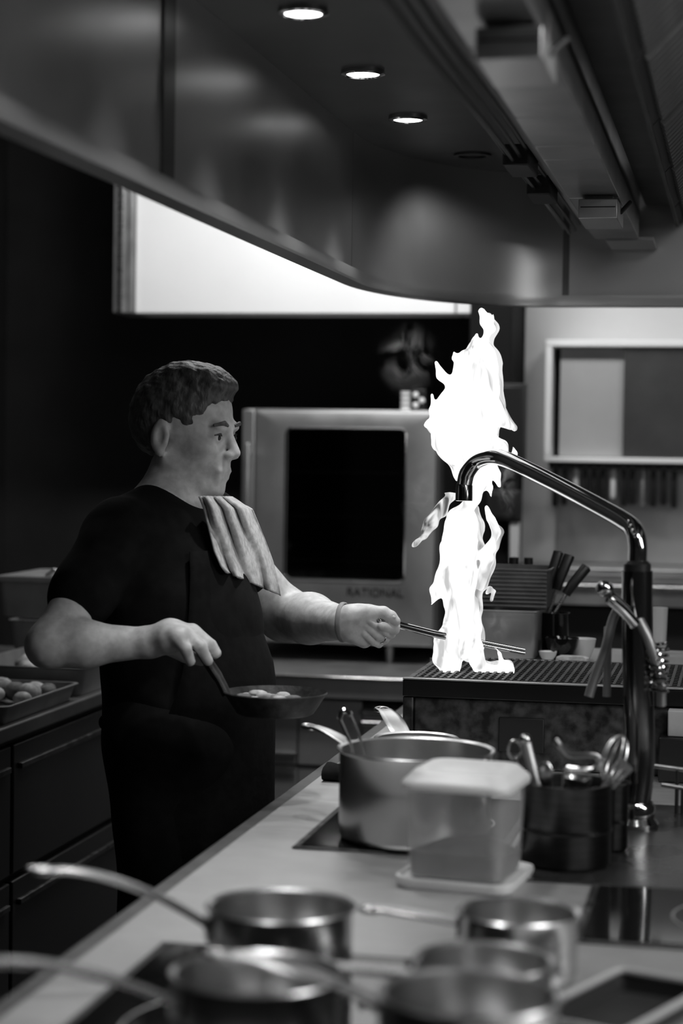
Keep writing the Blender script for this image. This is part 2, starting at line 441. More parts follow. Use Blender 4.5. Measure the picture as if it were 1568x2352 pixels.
# grease gutter and baffle filters
B().loft([[Vector((x, y, z)) for x, z in ((RX1 + 0.004, 1.985), (-0.150, 1.985), (-0.150, 1.938), (-0.144, 1.938), (-0.144, 1.992), (RX1 + 0.004, 1.992))] for y in (0.2, 4.33)]).build('grease_gutter', mat('gutter_dark', 0.05, 0.45, 0.7, var=0.4, scale=9), hood)
fy = 0.55
while fy < 4.1:
    b2 = fy + 0.49
    fr = B()
    A_, C_ = Vector((-0.145, 0, 1.945)), Vector((0.09, 0, 2.19))
    FILT = mat('filter_steel', 0.13, 0.5, 0.8, var=0.2, scale=20)
    fr.loft([[p + Vector((0, y, 0)) for p in (A_, C_, C_ + Vector((-0.008, 0, 0.012)), A_ + Vector((-0.008, 0, 0.012)))] for y in (fy, b2)])
    f_o = fr.build('baffle_filter', mat('filter_black', 0.02, 0.6), hood)
    y = fy + 0.02; base = None
    while y < b2 - 0.02:
        u = (C_ - A_).normalized(); nrm = Vector((u.z, 0, -u.x))
        mid = (A_ + C_) / 2 + Vector((0, y, 0)) + nrm * 0.006
        if base is None:
            base = B().obox(mid, u * 0.155, Vector((0, 0.010, 0.0)), nrm * 0.005).build('baffle', FILT, f_o); base_y = y
        else:
            o = base.copy(); COL.objects.link(o); o.parent = f_o; o.location = (0, y - base_y, 0)
        y += 0.036
    fy = b2 + 0.012
# fixture housings under the raceway
def housing(px0, px1, y0, y1, label):
    z = RZ - 0.042
    a = PZ(px0, y0, z); c = PZ(px1, y0, z); e = PZ(px0, y1, z)
    root = thing('sensor_housing', label, 'ceiling fixture', ((a.x + c.x) / 2, a.y, z), group='housings under the hood raceway')
    B().box((a.x, a.y, z), (c.x, e.y, RZ - 0.008)).build('housing_body', GREYSTEEL, root, bevel=0.002)
    B().box((a.x + 0.004, a.y - 0.0008, z + 0.019), (c.x - 0.004, a.y + 0.001, z + 0.021)).build('seam', BLACK, root)
    B().box((a.x + 0.01, a.y + 0.02, RZ - 0.0085), (c.x - 0.01, e.y - 0.02, RZ)).build('mounting_plate', HOODDARK, root)
    B().cyl(Vector((c.x, (a.y + e.y) / 2, z + 0.02)), Vector((c.x + 0.015, (a.y + e.y) / 2 + 0.03, RZ)), 0.004, n=8).build('cable', BLACK, root)
housing(1090, 1246, 137, 203, 'larger blurred grey fixture housing under the hood raceway, near the top edge')
housing(1327, 1418, 502, 527, 'smaller sharp grey fixture housing at the far end of the hood raceway')
# cables clipped along the raceway
for i, (dx, dz) in enumerate(((0, 0), (0.012, 0.006), (-0.011, 0.010), (0.021, 0.018))):
    pts = [Vector((-0.372 + dx + 0.004 * math.sin(y * 5), y, 1.915 + dz + 0.004 * math.sin(y * 4))) for y in np.linspace(0.6, 4.2, 30)]
    tag(B().tube(pts, 0.0035, 6).build('cable', BLACKPLASTIC), ['lowest thin dark cable', 'second thin dark cable', 'outermost thin dark cable', 'uppermost thin dark cable'][i] + ' running along the hood raceway', 'cable', 'cables along the hood raceway')
for px, py in ((1190, 350), (1240, 430)):
    c = PX(px, py, -0.372)
    tag(B().box((-0.390, c.y - 0.07, 1.907), (-0.346, c.y + 0.07, 1.942)).build('cable_clamp', BLACK, bevel=0.003),
        'black cable clamp block on the raceway, ' + ('nearer of two' if py == 350 else 'farther of two'), 'clamp', 'clamps on the raceway cables')

# ================================================================== ISLAND
CX0, CX1, CY0, CY1 = -0.675, 1.1, 0.35, 4.25
island = thing('kitchen_island', 'long steel-topped cooking island running away under the hood', 'counter', (0.2, 2.3, 0))
B().box((CX0 + 0.02, CY0 + 0.02, 0.10), (CX1 - 0.02, CY1 - 0.02, CT - 0.035)).build('base_body', BLACK, island)
B().box((CX0, CY0, CT - 0.004), (CX1, CY1, CT)).build('worktop', WORKTOP, island, bevel=0.0015)
B().box((CX0, CY0 + 0.001, CT - 0.034), (CX0 + 0.012, CY1 - 0.001, CT - 0.0045)).build('worktop_edge', WORKEDGE, island, bevel=0.002)
B().box((CX0 - 0.030, CY0 + 0.001, CT - 0.040), (CX0 - 0.0004, CY1 - 0.001, CT - 0.006)).build('edge_rail', WORKEDGE, island, bevel=0.003)
B().box((CX0 + 0.07, CY0 + 0.07, 0), (CX1 - 0.07, CY1 - 0.07, 0.10)).build('plinth', BLACK, island)
for k in range(6):
    y0 = CY0 + 0.05 + k * 0.635
    d = B().box((CX0 + 0.008, y0, 0.14), (CX0 + 0.022, y0 + 0.62, CT - 0.05)).build('door', BLACKPLASTIC, island, bevel=0.003)
    B().box((CX0 - 0.008, y0 + 0.05, CT - 0.10), (CX0 + 0.004, y0 + 0.57, CT - 0.088)).build('handle', GREYSTEEL, d)
def hob(x0, x1, y0, y1, label):
    r = thing('induction_hob', label, 'hob', ((x0 + x1) / 2, (y0 + y1) / 2, CT), group='induction hobs let into the island')
    B().box((x0, y0, CT + 0.0005), (x1, y1, CT + 0.003)).build('frame', DARKSTEEL, r, bevel=0.0015)
    B().box((x0 + 0.010, y0 + 0.010, CT + 0.0032), (x1 - 0.010, y1 - 0.010, CT + 0.0045)).build('glass', BLACKGLOSS, r)
    cx, cy, rr = (x0 + x1) / 2, (y0 + y1) / 2, min(x1 - x0, y1 - y0) * 0.36
    B().lathe([(rr, CT + 0.0046), (rr + 0.003, CT + 0.0048), (rr + 0.003, CT + 0.0046)], (cx, cy, 0), 40).build('zone_marking', GREYSTEEL, r)
hob(-0.586, -0.30, 2.575, 3.02, 'black glass induction hob under the tall stock pot')
hob(-0.607, -0.22, 1.45, 2.041, 'black glass hob under the two front saucepans')
hob(-0.172, 0.25, 2.160, 2.452, 'black glass hob on the right beside the frosted container')

pl = thing('steel_plate', 'dark steel plate let into the island under the utensil bin and tap', 'plate', (0.0, 2.72, CT))
B().box((-0.292, 2.462, CT + 0.0004), (0.30, 3.05, CT + 0.0016)).build('plate', mat('dark_plate', 0.07, 0.28, 0.7, var=0.3, scale=9, rvar=0.08), pl)
B().box((-0.2925, 2.4575, CT + 0.0004), (0.30, 2.4615, CT + 0.0022)).build('edge', DARKSTEEL, pl)
# ================================================================== SAUCEPANS AND POTS
def pan_body(R, h, t=0.002, flare=0.0):
    pr = [(0.001, 0.0), (R - 0.010, 0.0), (R - 0.003, 0.003), (R, 0.010), (R + flare * 0.6, h * 0.6), (R + flare, h - 0.004), (R + flare + 0.003, h - 0.001), (R + flare + 0.0045, h), (R + flare + 0.003, h + 0.0014),
          (R + flare - t, h - 0.001), (R + flare * 0.6 - t, h * 0.6), (R - t, 0.011), (R - 0.008, 0.0045), (0.001, 0.004)]
    return B().lathe(pr, (0, 0, 0), 56, caps=True)
def pan_handle(R, h, L, rise, w=0.010, th=0.0035):
    """flat riveted handle along +x, ending in a hanging loop"""
    b = B(); z0 = h * 0.72
    N = 12; path = []; ws = []
    for i in range(N + 1):
        s = i / N
        x = R - 0.002 + s * (L * 0.84); z = z0 + rise * (1 - (1 - s) ** 1.7)
        path.append((x, z)); ws.append(w * (0.85 + 0.35 * math.sin(math.pi * min(1, s * 1.1))) if s < 0.95 else w * 0.9)
    rings = []
    for i, (x, z) in enumerate(path):
        a = path[min(i + 1, N)]; c = path[max(i - 1, 0)]
        t = Vector((a[0] - c[0], 0, a[1] - c[1])).normalized(); nn = Vector((-t.z, 0, t.x))
        pts = []
        for k in range(12):
            an = 2 * math.pi * k / 12
            pts.append(Vector((x, ws[i] * math.cos(an), z)) + nn * (th * math.sin(an) + th * 0.9 * (math.cos(an) ** 2)))
        rings.append(pts)
    b.loft(rings)
    # hanging loop
    a, c = path[-1], path[-2]; t = Vector((a[0] - c[0], 0, a[1] - c[1])).normalized()
    cen = Vector((a[0], 0, a[1])) + t * (L * 0.07)
    b.tube([cen + t * (L * 0.085 * math.cos(2 * math.pi * k / 18)) + Vector((0, w * 0.72 * math.sin(2 * math.pi * k / 18), 0)) for k in range(18)], 0.0034, 8, closed=True, side=(0, 0, 1))
    # mounting tongue on the wall
    b.obox(Vector((R + 0.0025, 0, z0)), Vector((0.0012, 0, 0)), Vector((0, w * 1.25, 0)), Vector((0, 0, 0.012)))
    return b
def saucepan(label, x, y, R, h, ang, L, rise, z=CT, content=None, group='steel saucepans on the island', name='saucepan', flare=0.0, helper=None, w=0.010):
    r = thing(name, label, 'saucepan' if name == 'saucepan' else 'pot', (x, y, z), math.radians(ang), group)
    pan_body(R, h, flare=flare).build('body', PANSTEEL, r, local=True, angle=50)
    if L:
        hd = pan_handle(R + flare * 0.7, h, L, rise, w).build('handle', PANSTEEL, r, local=True, angle=60)
        for dy in (-0.006, 0.006):
            B().ball((R + flare * 0.7 + 0.0035, dy, h * 0.72), (0.002, 0.003, 0.003), 8, 6).build('rivet', CHROME, hd, local=True)
    if helper is not None:
        a = math.radians(helper); c, s_ = math.cos(a), math.sin(a)
        q = lambda u, v, zz: Vector((c * u - s_ * v, s_ * u + c * v, zz))
        B().tube(smoothpath([q(R, -0.03, h * .78), q(R + 0.02, -0.028, h * .84), q(R + 0.036, 0, h * .88), q(R + 0.02, 0.028, h * .84), q(R, 0.03, h * .78)], 5), 0.0045, 8).build('helper_handle', PANSTEEL, r, local=True)
    return r
ZH = CT + 0.0045
def dir_ang(p, q): return math.degrees(math.atan2(q.y - p.y, q.x - p.x))
def pan_at(px, py, zr, *a, **k):
    c = PZ(px, py, zr); return c
# stock pot: rim centre (955,1721)
pc = PZ(955, 1721, CT + 0.128)
saucepan('tall steel stock pot standing on the black hob behind the frosted container', pc.x, pc.y, 0.106, 0.124, 138, 0.165, 0.034, ZH, name='stock_pot', helper=205, group=None)
# pan behind the pot, only its handle rises over the rim
saucepan('saucepan hidden behind the stock pot, only its upright holed handle showing', -0.505, 3.12, 0.065, 0.078, 116, 0.160, 0.040, CT, w=0.0155)
# the small pans, each handle turned as it lies
p1 = PZ(645, 2078, CT + 0.075)
saucepan('small steel saucepan standing alone on bare worktop, handle pointing left', p1.x, p1.y, 0.0735, 0.074, dir_ang(p1, PZ(80, 2003, CT + 0.115)), 0.186, 0.062, CT)
p2 = PZ(588, 2231, CT + 0.085)
saucepan('deep steel saucepan nearest the lower left corner, handle leaving the frame', p2.x, p2.y, 0.0725, 0.079, dir_ang(p2, PZ(0, 2192, CT + 0.12)), 0.20, 0.052, ZH)
p3 = PZ(1193, 2092, CT + 0.070)
saucepan('shaded saucepan right of the frosted container base, farthest of the right-hand pans', p3.x, p3.y, 0.0600, 0.069, dir_ang(p3, PZ(830, 2078, CT + 0.06)), 0.115, 0.006, CT)
p4 = PZ(1113, 2203, CT + 0.074)
saucepan('shaded saucepan in the middle of the three right-hand pans', p4.x, p4.y, 0.0620, 0.069, dir_ang(p4, PZ(770, 2196, CT + 0.07)), 0.17, 0.006, ZH)
p5 = PZ(1080, 2278, CT + 0.087)
saucepan('nearest saucepan at the bottom edge, handle crossing the pan beside it', p5.x, p5.y, 0.0740, 0.081, dir_ang(p5, PZ(640, 2170, CT + 0.11)), 0.17, 0.032, ZH)

# tongs leaning in the stock pot
tg = thing('kitchen_tongs', 'thin wire tongs leaning upright inside the stock pot', 'tongs', (pc.x - 0.06, pc.y - 0.03, ZH + 0.01))
for (a, c, e) in (((779, 1650), (806, 1712), (822, 1770)), ((803, 1640), (828, 1700), (850, 1770))):
    pth = smoothpath([P(a[0], a[1], 2.76), P(c[0], c[1], 2.745), P(e[0], e[1], 2.74)], 5)
    B().tube(pth, 0.0032, 8, flat=0.5).build('arm', PANSTEEL, tg)
B().tube(smoothpath([P(779, 1652, 2.76), P(786, 1634, 2.762), P(797, 1634, 2.762), P(804, 1643, 2.76)], 5), 0.0042, 8).build('spring_end', CHROME, tg)
# folded dark cloth behind the pot
cl = B(); c0 = PZ(775, 1795, CT)
rng = random.Random(3); rings = []
for i in range(13):
    s = i / 12; x = c0.x - 0.025 + 0.075 * s
    ring = []
    for k in range(14):
        a = 2 * math.pi * k / 14
        ring.append(Vector((x, c0.y + 0.026 + math.cos(a) * 0.035 * (1 + 0.15 * rng.random()), max(CT + 0.0006, CT + 0.011 + math.sin(a) * (0.012 + 0.004 * rng.random())))))
    rings.append(ring)
tag(cl.loft(rings).build('folded_cloth', CLOTHBLACK, angle=60), 'crumpled dark cloth lying on the worktop left of the stock pot', 'cloth')

# ================================================================== FROSTED CONTAINER
kc = PZ(1068, 2012, CT + 0.006)
kr = thing('storage_container', 'square frosted plastic tub with lid and dark contents in front of the stock pot', 'container', (kc.x, kc.y, CT), math.radians(-7))
W0, W1, KH = 0.122, 0.130, 0.122
tub = B(); z0 = 0.010
outer = [rrect(0, 0, z0 + z, w, w, 0.018) for z, w in ((0, W0 - 0.006), (0.003, W0), (KH * 0.5, (W0 + W1) / 2), (KH, W1))]
inner = [rrect(0, 0, z0 + z, w - 0.004, w - 0.004, 0.017) for z, w in ((KH, W1), (KH * 0.5, (W0 + W1) / 2), (0.004, W0), (0.0035, W0 - 0.006))]
tub.loft(outer + inner).build('tub', PLASTIC, kr, local=True, angle=50)
ld = B(); zl = z0 + KH - 0.010
ld.loft([rrect(0, 0, zl + z, w, w, 0.022) for z, w in ((0, W1 + 0.004), (0.000, W1 + 0.010), (0.006, W1 + 0.012), (0.011, W1 + 0.007), (0.013, W1 + 0.002), (0.020, W1 - 0.010), (0.023, W1 - 0.016), (0.023, W1 - 0.040), (0.020, W1 - 0.046))]).build('lid', PLASTICW, kr, local=True, angle=50)
fd = B(); n = 26; rings = []
for (zz, f) in ((0.0, 0.955), (1.0, 0.955)):
    ring = rrect(0, 0, 0, (W0 - 0.005) * 1, (W0 - 0.005) * 1, 0.016)
    for p in ring:
        p.z = z0 + 0.005 if zz == 0 else z0 + 0.030 + 0.005 * math.sin(p.x * 60 + p.y * 30)
    rings.append(ring)
top = [Vector((p.x * 0.5, p.y * 0.5, z0 + 0.041 + 0.004 * math.sin(p.x * 50))) for p in rings[1]]
fd.loft(rings + [top]).build('contents', mat('dark_sauce', 0.05, 0.6, var=0.4, scale=30), kr, local=True, angle=60)
# the loose lid it stands on
tr = thing('container_lid', 'loose white plastic lid under the frosted tub', 'lid', (kc.x, kc.y, CT), math.radians(-7))
B().loft([rrect(0, 0, z, w, w, 0.024) for z, w in ((0.0006, 0.138), (0.001, 0.146), (0.009, 0.152), (0.014, 0.150), (0.014, 0.145), (0.0095, 0.139), (0.0095, 0.02))]).build('lid_shell', PLASTICW, tr, local=True, angle=50)

# ================================================================== UTENSIL BINS
bc = PZ(1297, 1985, CT)
def canister(label, x, y, R, h, m, name='utensil_bin'):
    r = thing(name, label, 'canister', (x, y, CT + 0.0018))
    B().lathe([(0.001, 0.0), (R - 0.004, 0.0), (R, 0.004), (R, h - 0.004), (R + 0.003, h - 0.001), (R + 0.003, h + 0.001), (R - 0.001, h + 0.001), (R - 0.0025, h - 0.004), (R - 0.0025, 0.005), (0.001, 0.004)], (0, 0, 0), 44, caps=True).build('can', m, r, local=True, angle=50)
    B().lathe([(R + 0.0002, h * 0.42), (R + 0.0016, h * 0.425), (R + 0.0016, h * 0.445), (R + 0.0002, h * 0.45)], (0, 0, 0), 44).build('band', m, r, local=True)
    return r
BINM = mat('dull_dark_steel', 0.10, 0.32, 1.0, var=0.15, scale=30, stretch=(1, 1, 8))
canister('dark steel utensil bin full of tools, right of the frosted tub', bc.x, bc.y, 0.060, 0.108, BINM)
canister('narrow dark canister between the utensil bin and the tap', PZ(1404, 1965, CT).x, PZ(1404, 1965, CT).y + 0.03, 0.020, 0.092, BINM, 'narrow_canister')
BD = 2.57
def U(px, py, dd=0.0): return P(px, py, BD + dd)
def utensil(name, label, cat, base): return thing(name, label, cat, base, group='tools in the utensil bin')
bb = Vector((bc.x, bc.y, CT + 0.014))
u = utensil('serving_spoon', 'round-knobbed dark handle leaning left out of the utensil bin', 'spoon', bb)
B().tube(smoothpath([U(1207, 1704, .02), U(1222, 1765, .01), U(1243, 1850, 0), U(1262, 1930, 0)], 5), [0.007] * 6 + [0.006] * 10, 10).build('handle', GREYSTEEL, u)
B().ball(U(1206, 1700, .02), 0.0085, 12, 8).build('knob', CHROME, u)
B().ball(U(1268, 1952, 0), (0.014, 0.006, 0.02), 12, 8).build('bowl', PANSTEEL, u)
u = utensil('tasting_spoon', 'bright oval spoon bowl standing up at the left of the utensil bin', 'spoon', bb + Vector((0.008, 0, 0)))
B().ball(U(1253, 1778, -.01), (0.010, 0.004, 0.017), 14, 10).build('bowl', PANSTEEL, u)
B().tube([U(1262, 1795, -.01), U(1275, 1850, -.005), U(1290, 1930, 0)], 0.003, 8).build('handle', PANSTEEL, u)
u = utensil('bow_tongs', 'square bow-ended tongs leaning across the top of the utensil bin', 'tongs', bb + Vector((0.012, 0.01, 0)))
B().tube(smoothpath([U(1285, 1712, .0), U(1306, 1735, .0), U(1345, 1735, -.005), U(1368, 1737, -.005), U(1375, 1752, -.005), U(1362, 1768, -.005), U(1330, 1768, 0), U(1300, 1764, .0)], 4), 0.0045, 8, flat=0.7).build('bow', PANSTEEL, u)
B().tube([U(1300, 1764, 0), U(1292, 1840, 0), U(1300, 1920, 0)], 0.004, 8).build('arm', PANSTEEL, u)
B().tube([U(1287, 1713, 0), U(1278, 1700, 0.01)], 0.004, 8).build('tip', PANSTEEL, u)
u = utensil('ladle', 'crumpled bright ladle bowl in the middle of the utensil bin', 'ladle', bb + Vector((0.016, -0.01, 0)))
B().lathe([(0.001, -0.012), (0.010, -0.010), (0.017, -0.002), (0.019, 0.006), (0.0175, 0.006), (0.015, -0.001), (0.001, -0.009)], U(1327, 1795, -.02), 24).build('bowl', PANSTEEL, u)
B().tube([U(1340, 1800, -.015), U(1335, 1850, -.01), U(1325, 1930, 0)], 0.0032, 8).build('handle', PANSTEEL, u)
u = utensil('balloon_whisk', 'wire whisk leaning right out of the utensil bin', 'whisk', bb + Vector((0.02, 0.012, 0)))
w0, w1 = U(1392, 1800, .0), U(1428, 1690, .02)
ax_ = (w1 - w0); L_ = ax_.length; ax_ = ax_.normalized(); s1 = ax_.orthogonal().normalized(); s2 = ax_.cross(s1)
for k in range(5):
    a = math.pi * k / 5; sd = s1 * math.cos(a) + s2 * math.sin(a)
    B().tube([w0 + ax_ * (L_ * (0.5 - 0.5 * math.cos(math.pi * min(t, 2 - t)))) + sd * (0.016 * math.sin(math.pi * t) * (1 if t <= 1 else 1)) for t in np.linspace(0, 2, 22)], 0.0013, 6).build('wire', PANSTEEL, u)
B().cyl(w0, w0 - ax_ * 0.10, 0.006, 0.0055, 12).build('handle', PANSTEEL, u)
u = utensil('slotted_spatula', 'broad spatula blade tilting right at the edge of the utensil bin', 'spatula', bb + Vector((0.026, 0.0, 0)))
a, c = U(1436, 1758, -.01), U(1395, 1800, -.01)
dv = (a - c).normalized(); sv = dv.cross(CF).normalized()
for k in range(4): B().obox((a + c) / 2 + sv * (0.006 * (k - 1.5)), dv * (a - c).length * 0.5, sv * 0.0017, CF * 0.0008).build('tine', PANSTEEL, u)
B().obox(a, dv * 0.004, sv * 0.011, CF * 0.001).build('blade_edge', PANSTEEL, u)
B().tube([c, U(1365, 1835, -.005), U(1325, 1900, 0)], 0.0035, 8).build('handle', PANSTEEL, u)
u = utensil('loop_skimmer', 'small dark wire loop beside the stock pot at the left of the bin', 'skimmer', bb + Vector((0.0, 0.014, 0)))
lc = U(1182, 1722, .04)
B().tube([lc + CR * 0.009 * math.cos(2 * math.pi * k / 16) + CU * 0.012 * math.sin(2 * math.pi * k / 16) for k in range(16)], 0.0022, 8, closed=True).build('loop', PANSTEEL, u)
B().tube([lc - CU * 0.012, U(1210, 1800, .02), U(1252, 1910, .01)], 0.0025, 8).build('handle', PANSTEEL, u)

# ================================================================== TAP
fb = PZ(1456, 1900, CT)
fb.z = CT + 0.0018
tap = thing('swan_neck_tap', 'tall chrome tap with long swan-neck spout curving in front of the flame', 'tap', fb)
FD = 2.86
B().lathe([(0.001, 0.0), (0.036, 0.0), (0.036, 0.006), (0.033, 0.010), (0.030, 0.014), (0.030, 0.030), (0.026, 0.036)], fb, 36, caps=True).build('base', CHROME, tap)
colp = [fb + Vector((0, 0, 0.030)), P(1468, 1750, FD), P(1466, 1600, FD), P(1463, 1450, FD), P(1463, 1312, FD)]
B().tube(smoothpath(colp, 4), 0.0225, 28).build('column', DARKCHROME, tap)
B().tube([P(1463, 1318, FD), P(1463, 1296, FD), P(1463, 1288, FD)], [0.020, 0.020, 0.015], 28).build('collar', BLACKPLASTIC, tap)
sp_pts = [P(1463, 1290, FD), P(1464, 1255, FD), P(1458, 1222, FD + .01), P(1438, 1200, FD + .05), P(1380, 1166, FD + .15), P(1280, 1113, FD + .32), P(1200, 1073, FD + .44), P(1158, 1054, FD + .50), P(1125, 1049, FD + .53), P(1094, 1060, FD + .555), P(1073, 1086, FD + .565), P(1066, 1115, FD + .57)]
B().tube(smoothpath(sp_pts, 6), 0.0138, 24).build('spout', CHROME, tap)
B().tube([P(1066, 1112, FD + .57), P(1066, 1116, FD + .57), P(1065, 1150, FD + .57), P(1065, 1151, FD + .57)], [0.0138, 0.0150, 0.0150, 0.0125], 24).build('nozzle', DARKCHROME, tap)
lev = B().tube(smoothpath([P(1456, 1432, FD - .03), P(1430, 1402, FD - .045), P(1398, 1374, FD - .055)], 5), [0.009, 0.009, 0.0085, 0.0085, 0.008, 0.008, 0.008, 0.008, 0.008, 0.008, 0.0075], 14).build('lever', CHROME, tap)
B().ball(P(1388, 1352, FD - .055), 0.0125, 16, 10).build('lever_knob', CHROME, lev)
B().cyl(P(1392, 1356, FD - .055), P(1440, 1402, FD - .03), 0.006, 0.007, 12).build('lever_stem', DARKCHROME, lev)
B().tube(smoothpath([P(1468, 1425, FD - .02), P(1486, 1462, FD - .03), P(1504, 1515, FD - .03), P(1516, 1560, FD - .02), P(1518, 1620, FD - .01)], 5), 0.0075, 12).build('hose', GREYSTEEL, tap)
B().tube([P(1513, 1478 + 110 * t, FD - .025) + (CR * math.cos(t * 2 * math.pi * 8) + CF * math.sin(t * 2 * math.pi * 8)) * 0.0125 for t in np.linspace(0, 1, 130)], 0.0024, 6).build('coil_spring', CHROME, tap)
B().tube(smoothpath([P(1432, 1380, FD + .02), P(1408, 1420, FD + .03), P(1390, 1490, FD + .03), P(1364, 1560, FD + .03), P(1352, 1600, FD + .03)], 5), 0.0070, 12).build('hose', GREYSTEEL, tap)
B().cyl(P(1393, 1600, FD + .05), P(1396, 1440, FD + .05), 0.006, n=12).build('feed_pipe', GREYSTEEL, tap)
B().tube([P(1486, 1590, FD + .03), P(1487, 1735, FD + .03)], 0.010, 14).build('side_pipe', CHROME, tap)

# ================================================================== GRILL AND WHAT LIES ON IT
GX0, GX1, GY0, GY1, GZ = -0.563, 0.06, 3.318, 3.70, 1.053
gr = thing('lava_grill', 'dark countertop grill with iron grate under the flame', 'grill', ((GX0 + GX1) / 2, (GY0 + GY1) / 2, CT))
B().box((GX0, GY0 + 0.004, CT + 0.001), (GX0 + 0.018, GY0 + 0.022, GZ - 0.034)).build('corner_post', DARKSTEEL, gr, bevel=0.002)
B().box((GX0 + 0.0185, GY0 + 0.010, CT + 0.001), (GX1, GY1, GZ - 0.034)).build('body', DARKSTEEL, gr, bevel=0.003)
B().box((GX0, GY0, GZ - 0.0335), (GX1, GY0 + 0.012, GZ - 0.004)).build('front_rail', mat('black_steel', 0.02, 0.35, 0.6), gr, bevel=0.002)
B().box((GX0, GY0 + 0.0125, GZ - 0.0335), (GX0 + 0.012, GY1, GZ - 0.004)).build('side_rail', DARKSTEEL, gr, bevel=0.002)
B().box((GX0 + 0.0125, GY1 - 0.012, GZ - 0.0335), (GX1, GY1, GZ - 0.001)).build('rear_rail', DARKSTEEL, gr, bevel=0.002)
B().box((GX0, GY0 - 0.003, GZ - 0.0038), (GX1, GY0 + 0.010, GZ - 0.001)).build('front_trim', GREYSTEEL, gr, bevel=0.001)
B().box((GX0 + 0.013, GY0 + 0.013, GZ - 0.033), (GX1, GY1 - 0.013, GZ - 0.022)).build('lava_bed', IRON, gr)
ve = B().box((PY(1143, 1700, GY0).x, GY0 + 0.006, PY(1143, 1728, GY0).z), (PY(1248, 1700, GY0).x, GY0 + 0.0105, PY(1143, 1648, GY0).z)).build('vent_plate', BLACK, gr, bevel=0.002)
x = GX0 + 0.022; base = None
while x < GX1 - 0.02:
    if base is None: base = B().box((x - 0.003, GY0 + 0.013, GZ - 0.012), (x + 0.003, GY1 - 0.013, GZ)).build('grate_bar', IRON, gr, bevel=0.001); bx = x
    else:
        o = base.copy(); COL.objects.link(o); o.parent = gr; o.location = (x - bx, 0, 0)
    x += 0.0135
y = GY0 + 0.03; base = None
while y < GY1 - 0.02:
    if base is None: base = B().box((GX0 + 0.014, y - 0.003, GZ - 0.010), (GX1 - 0.004, y + 0.003, GZ - 0.002)).build('cross_bar', IRON, gr); by = y
    else:
        o = base.copy(); COL.objects.link(o); o.parent = gr; o.location = (0, y - by, 0)
    y += 0.026

# ================================================================== THINGS BEHIND THE GRILL
SY, SZ = 3.86, 1.028
sh = thing('serving_shelf', 'low steel shelf with pale front edge behind the grill', 'shelf', (-0.2, 4.0, CT))
B().box((-0.60, SY, SZ - 0.012), (0.30, 4.20, SZ)).build('shelf_board', GREYSTEEL, sh, bevel=0.002)
B().box((-0.60, SY - 0.004, SZ - 0.014), (0.30, SY - 0.0005, SZ + 0.002)).build('shelf_edge', STEEL, sh)
for x in (-0.57, 0.26):
    for y in (3.89, 4.17): B().cyl((x, y, CT + 0.001), (x, y, SZ - 0.0125), 0.010, n=12).build('leg', GREYSTEEL, sh)
def gastro(label, x0, x1, y0, y1, z, h, m, ribs=0, group='steel boxes on the shelf behind the grill', name='steel_container'):
    r = thing(name, label, 'container', ((x0 + x1) / 2, (y0 + y1) / 2, z), group=group)
    cx, cy, w, d = (x0 + x1) / 2, (y0 + y1) / 2, x1 - x0, y1 - y0
    B().loft([rrect(cx, cy, z + a, w - s, d - s, 0.012) for a, s in ((0.0006, 0.012), (0.004, 0.006), (h - 0.004, 0.0), (h - 0.003, -0.008), (h, -0.008), (h, 0.002), (h * 0.3, 0.012))]).build('box', m, r, angle=45)
    for k in range(ribs):
        zz = z + 0.008 + (h - 0.016) * k / max(1, ribs - 1)
        B().box((x0 + 0.003, y0 - 0.003, zz - 0.0018), (x1 - 0.003, y0 + 0.004, zz + 0.0018)).build('rib', m, r)
    return r
CRATE = mat('crate_grey', 0.11, 0.5, 0.2, var=0.2, scale=30)
gastro('plain steel container right of the flame, under the ribbed crate', -0.515, -0.392, 3.90, 4.05, SZ, 0.099, mat('pale_steel', 0.42, 0.4, 0.7, var=0.08, scale=20))
gastro('dark ribbed crate stacked on the plain steel container behind the flame', -0.520, -0.372, 3.91, 4.07, SZ + 0.0995, 0.082, CRATE, ribs=9, name='ribbed_crate')
# bottle caps behind the crate
for px, lab in ((1213, 'narrow black bottle neck standing just above the ribbed crate'), (1180, 'dark smoky bottle neck above the crate nearest the flame')):
    c = P(px, 1300, 4.16)
    r = thing('sauce_bottle', lab, 'bottle', (c.x, c.y + 0.0, SZ))
    B().lathe([(0.001, 0.001), (0.016, 0.001), (0.017, 0.006), (0.017, 0.13), (0.012, 0.150), (0.008, 0.160), (0.008, 0.172)], (c.x, c.y, SZ), 24, caps=True).build('bottle', BLACKGLOSS, r)
    B().lathe([(0.0095, 0.168), (0.0095, 0.192), (0.001, 0.193)], (c.x, c.y, SZ), 20, caps=True).build('cap', BLACKPLASTIC, r)
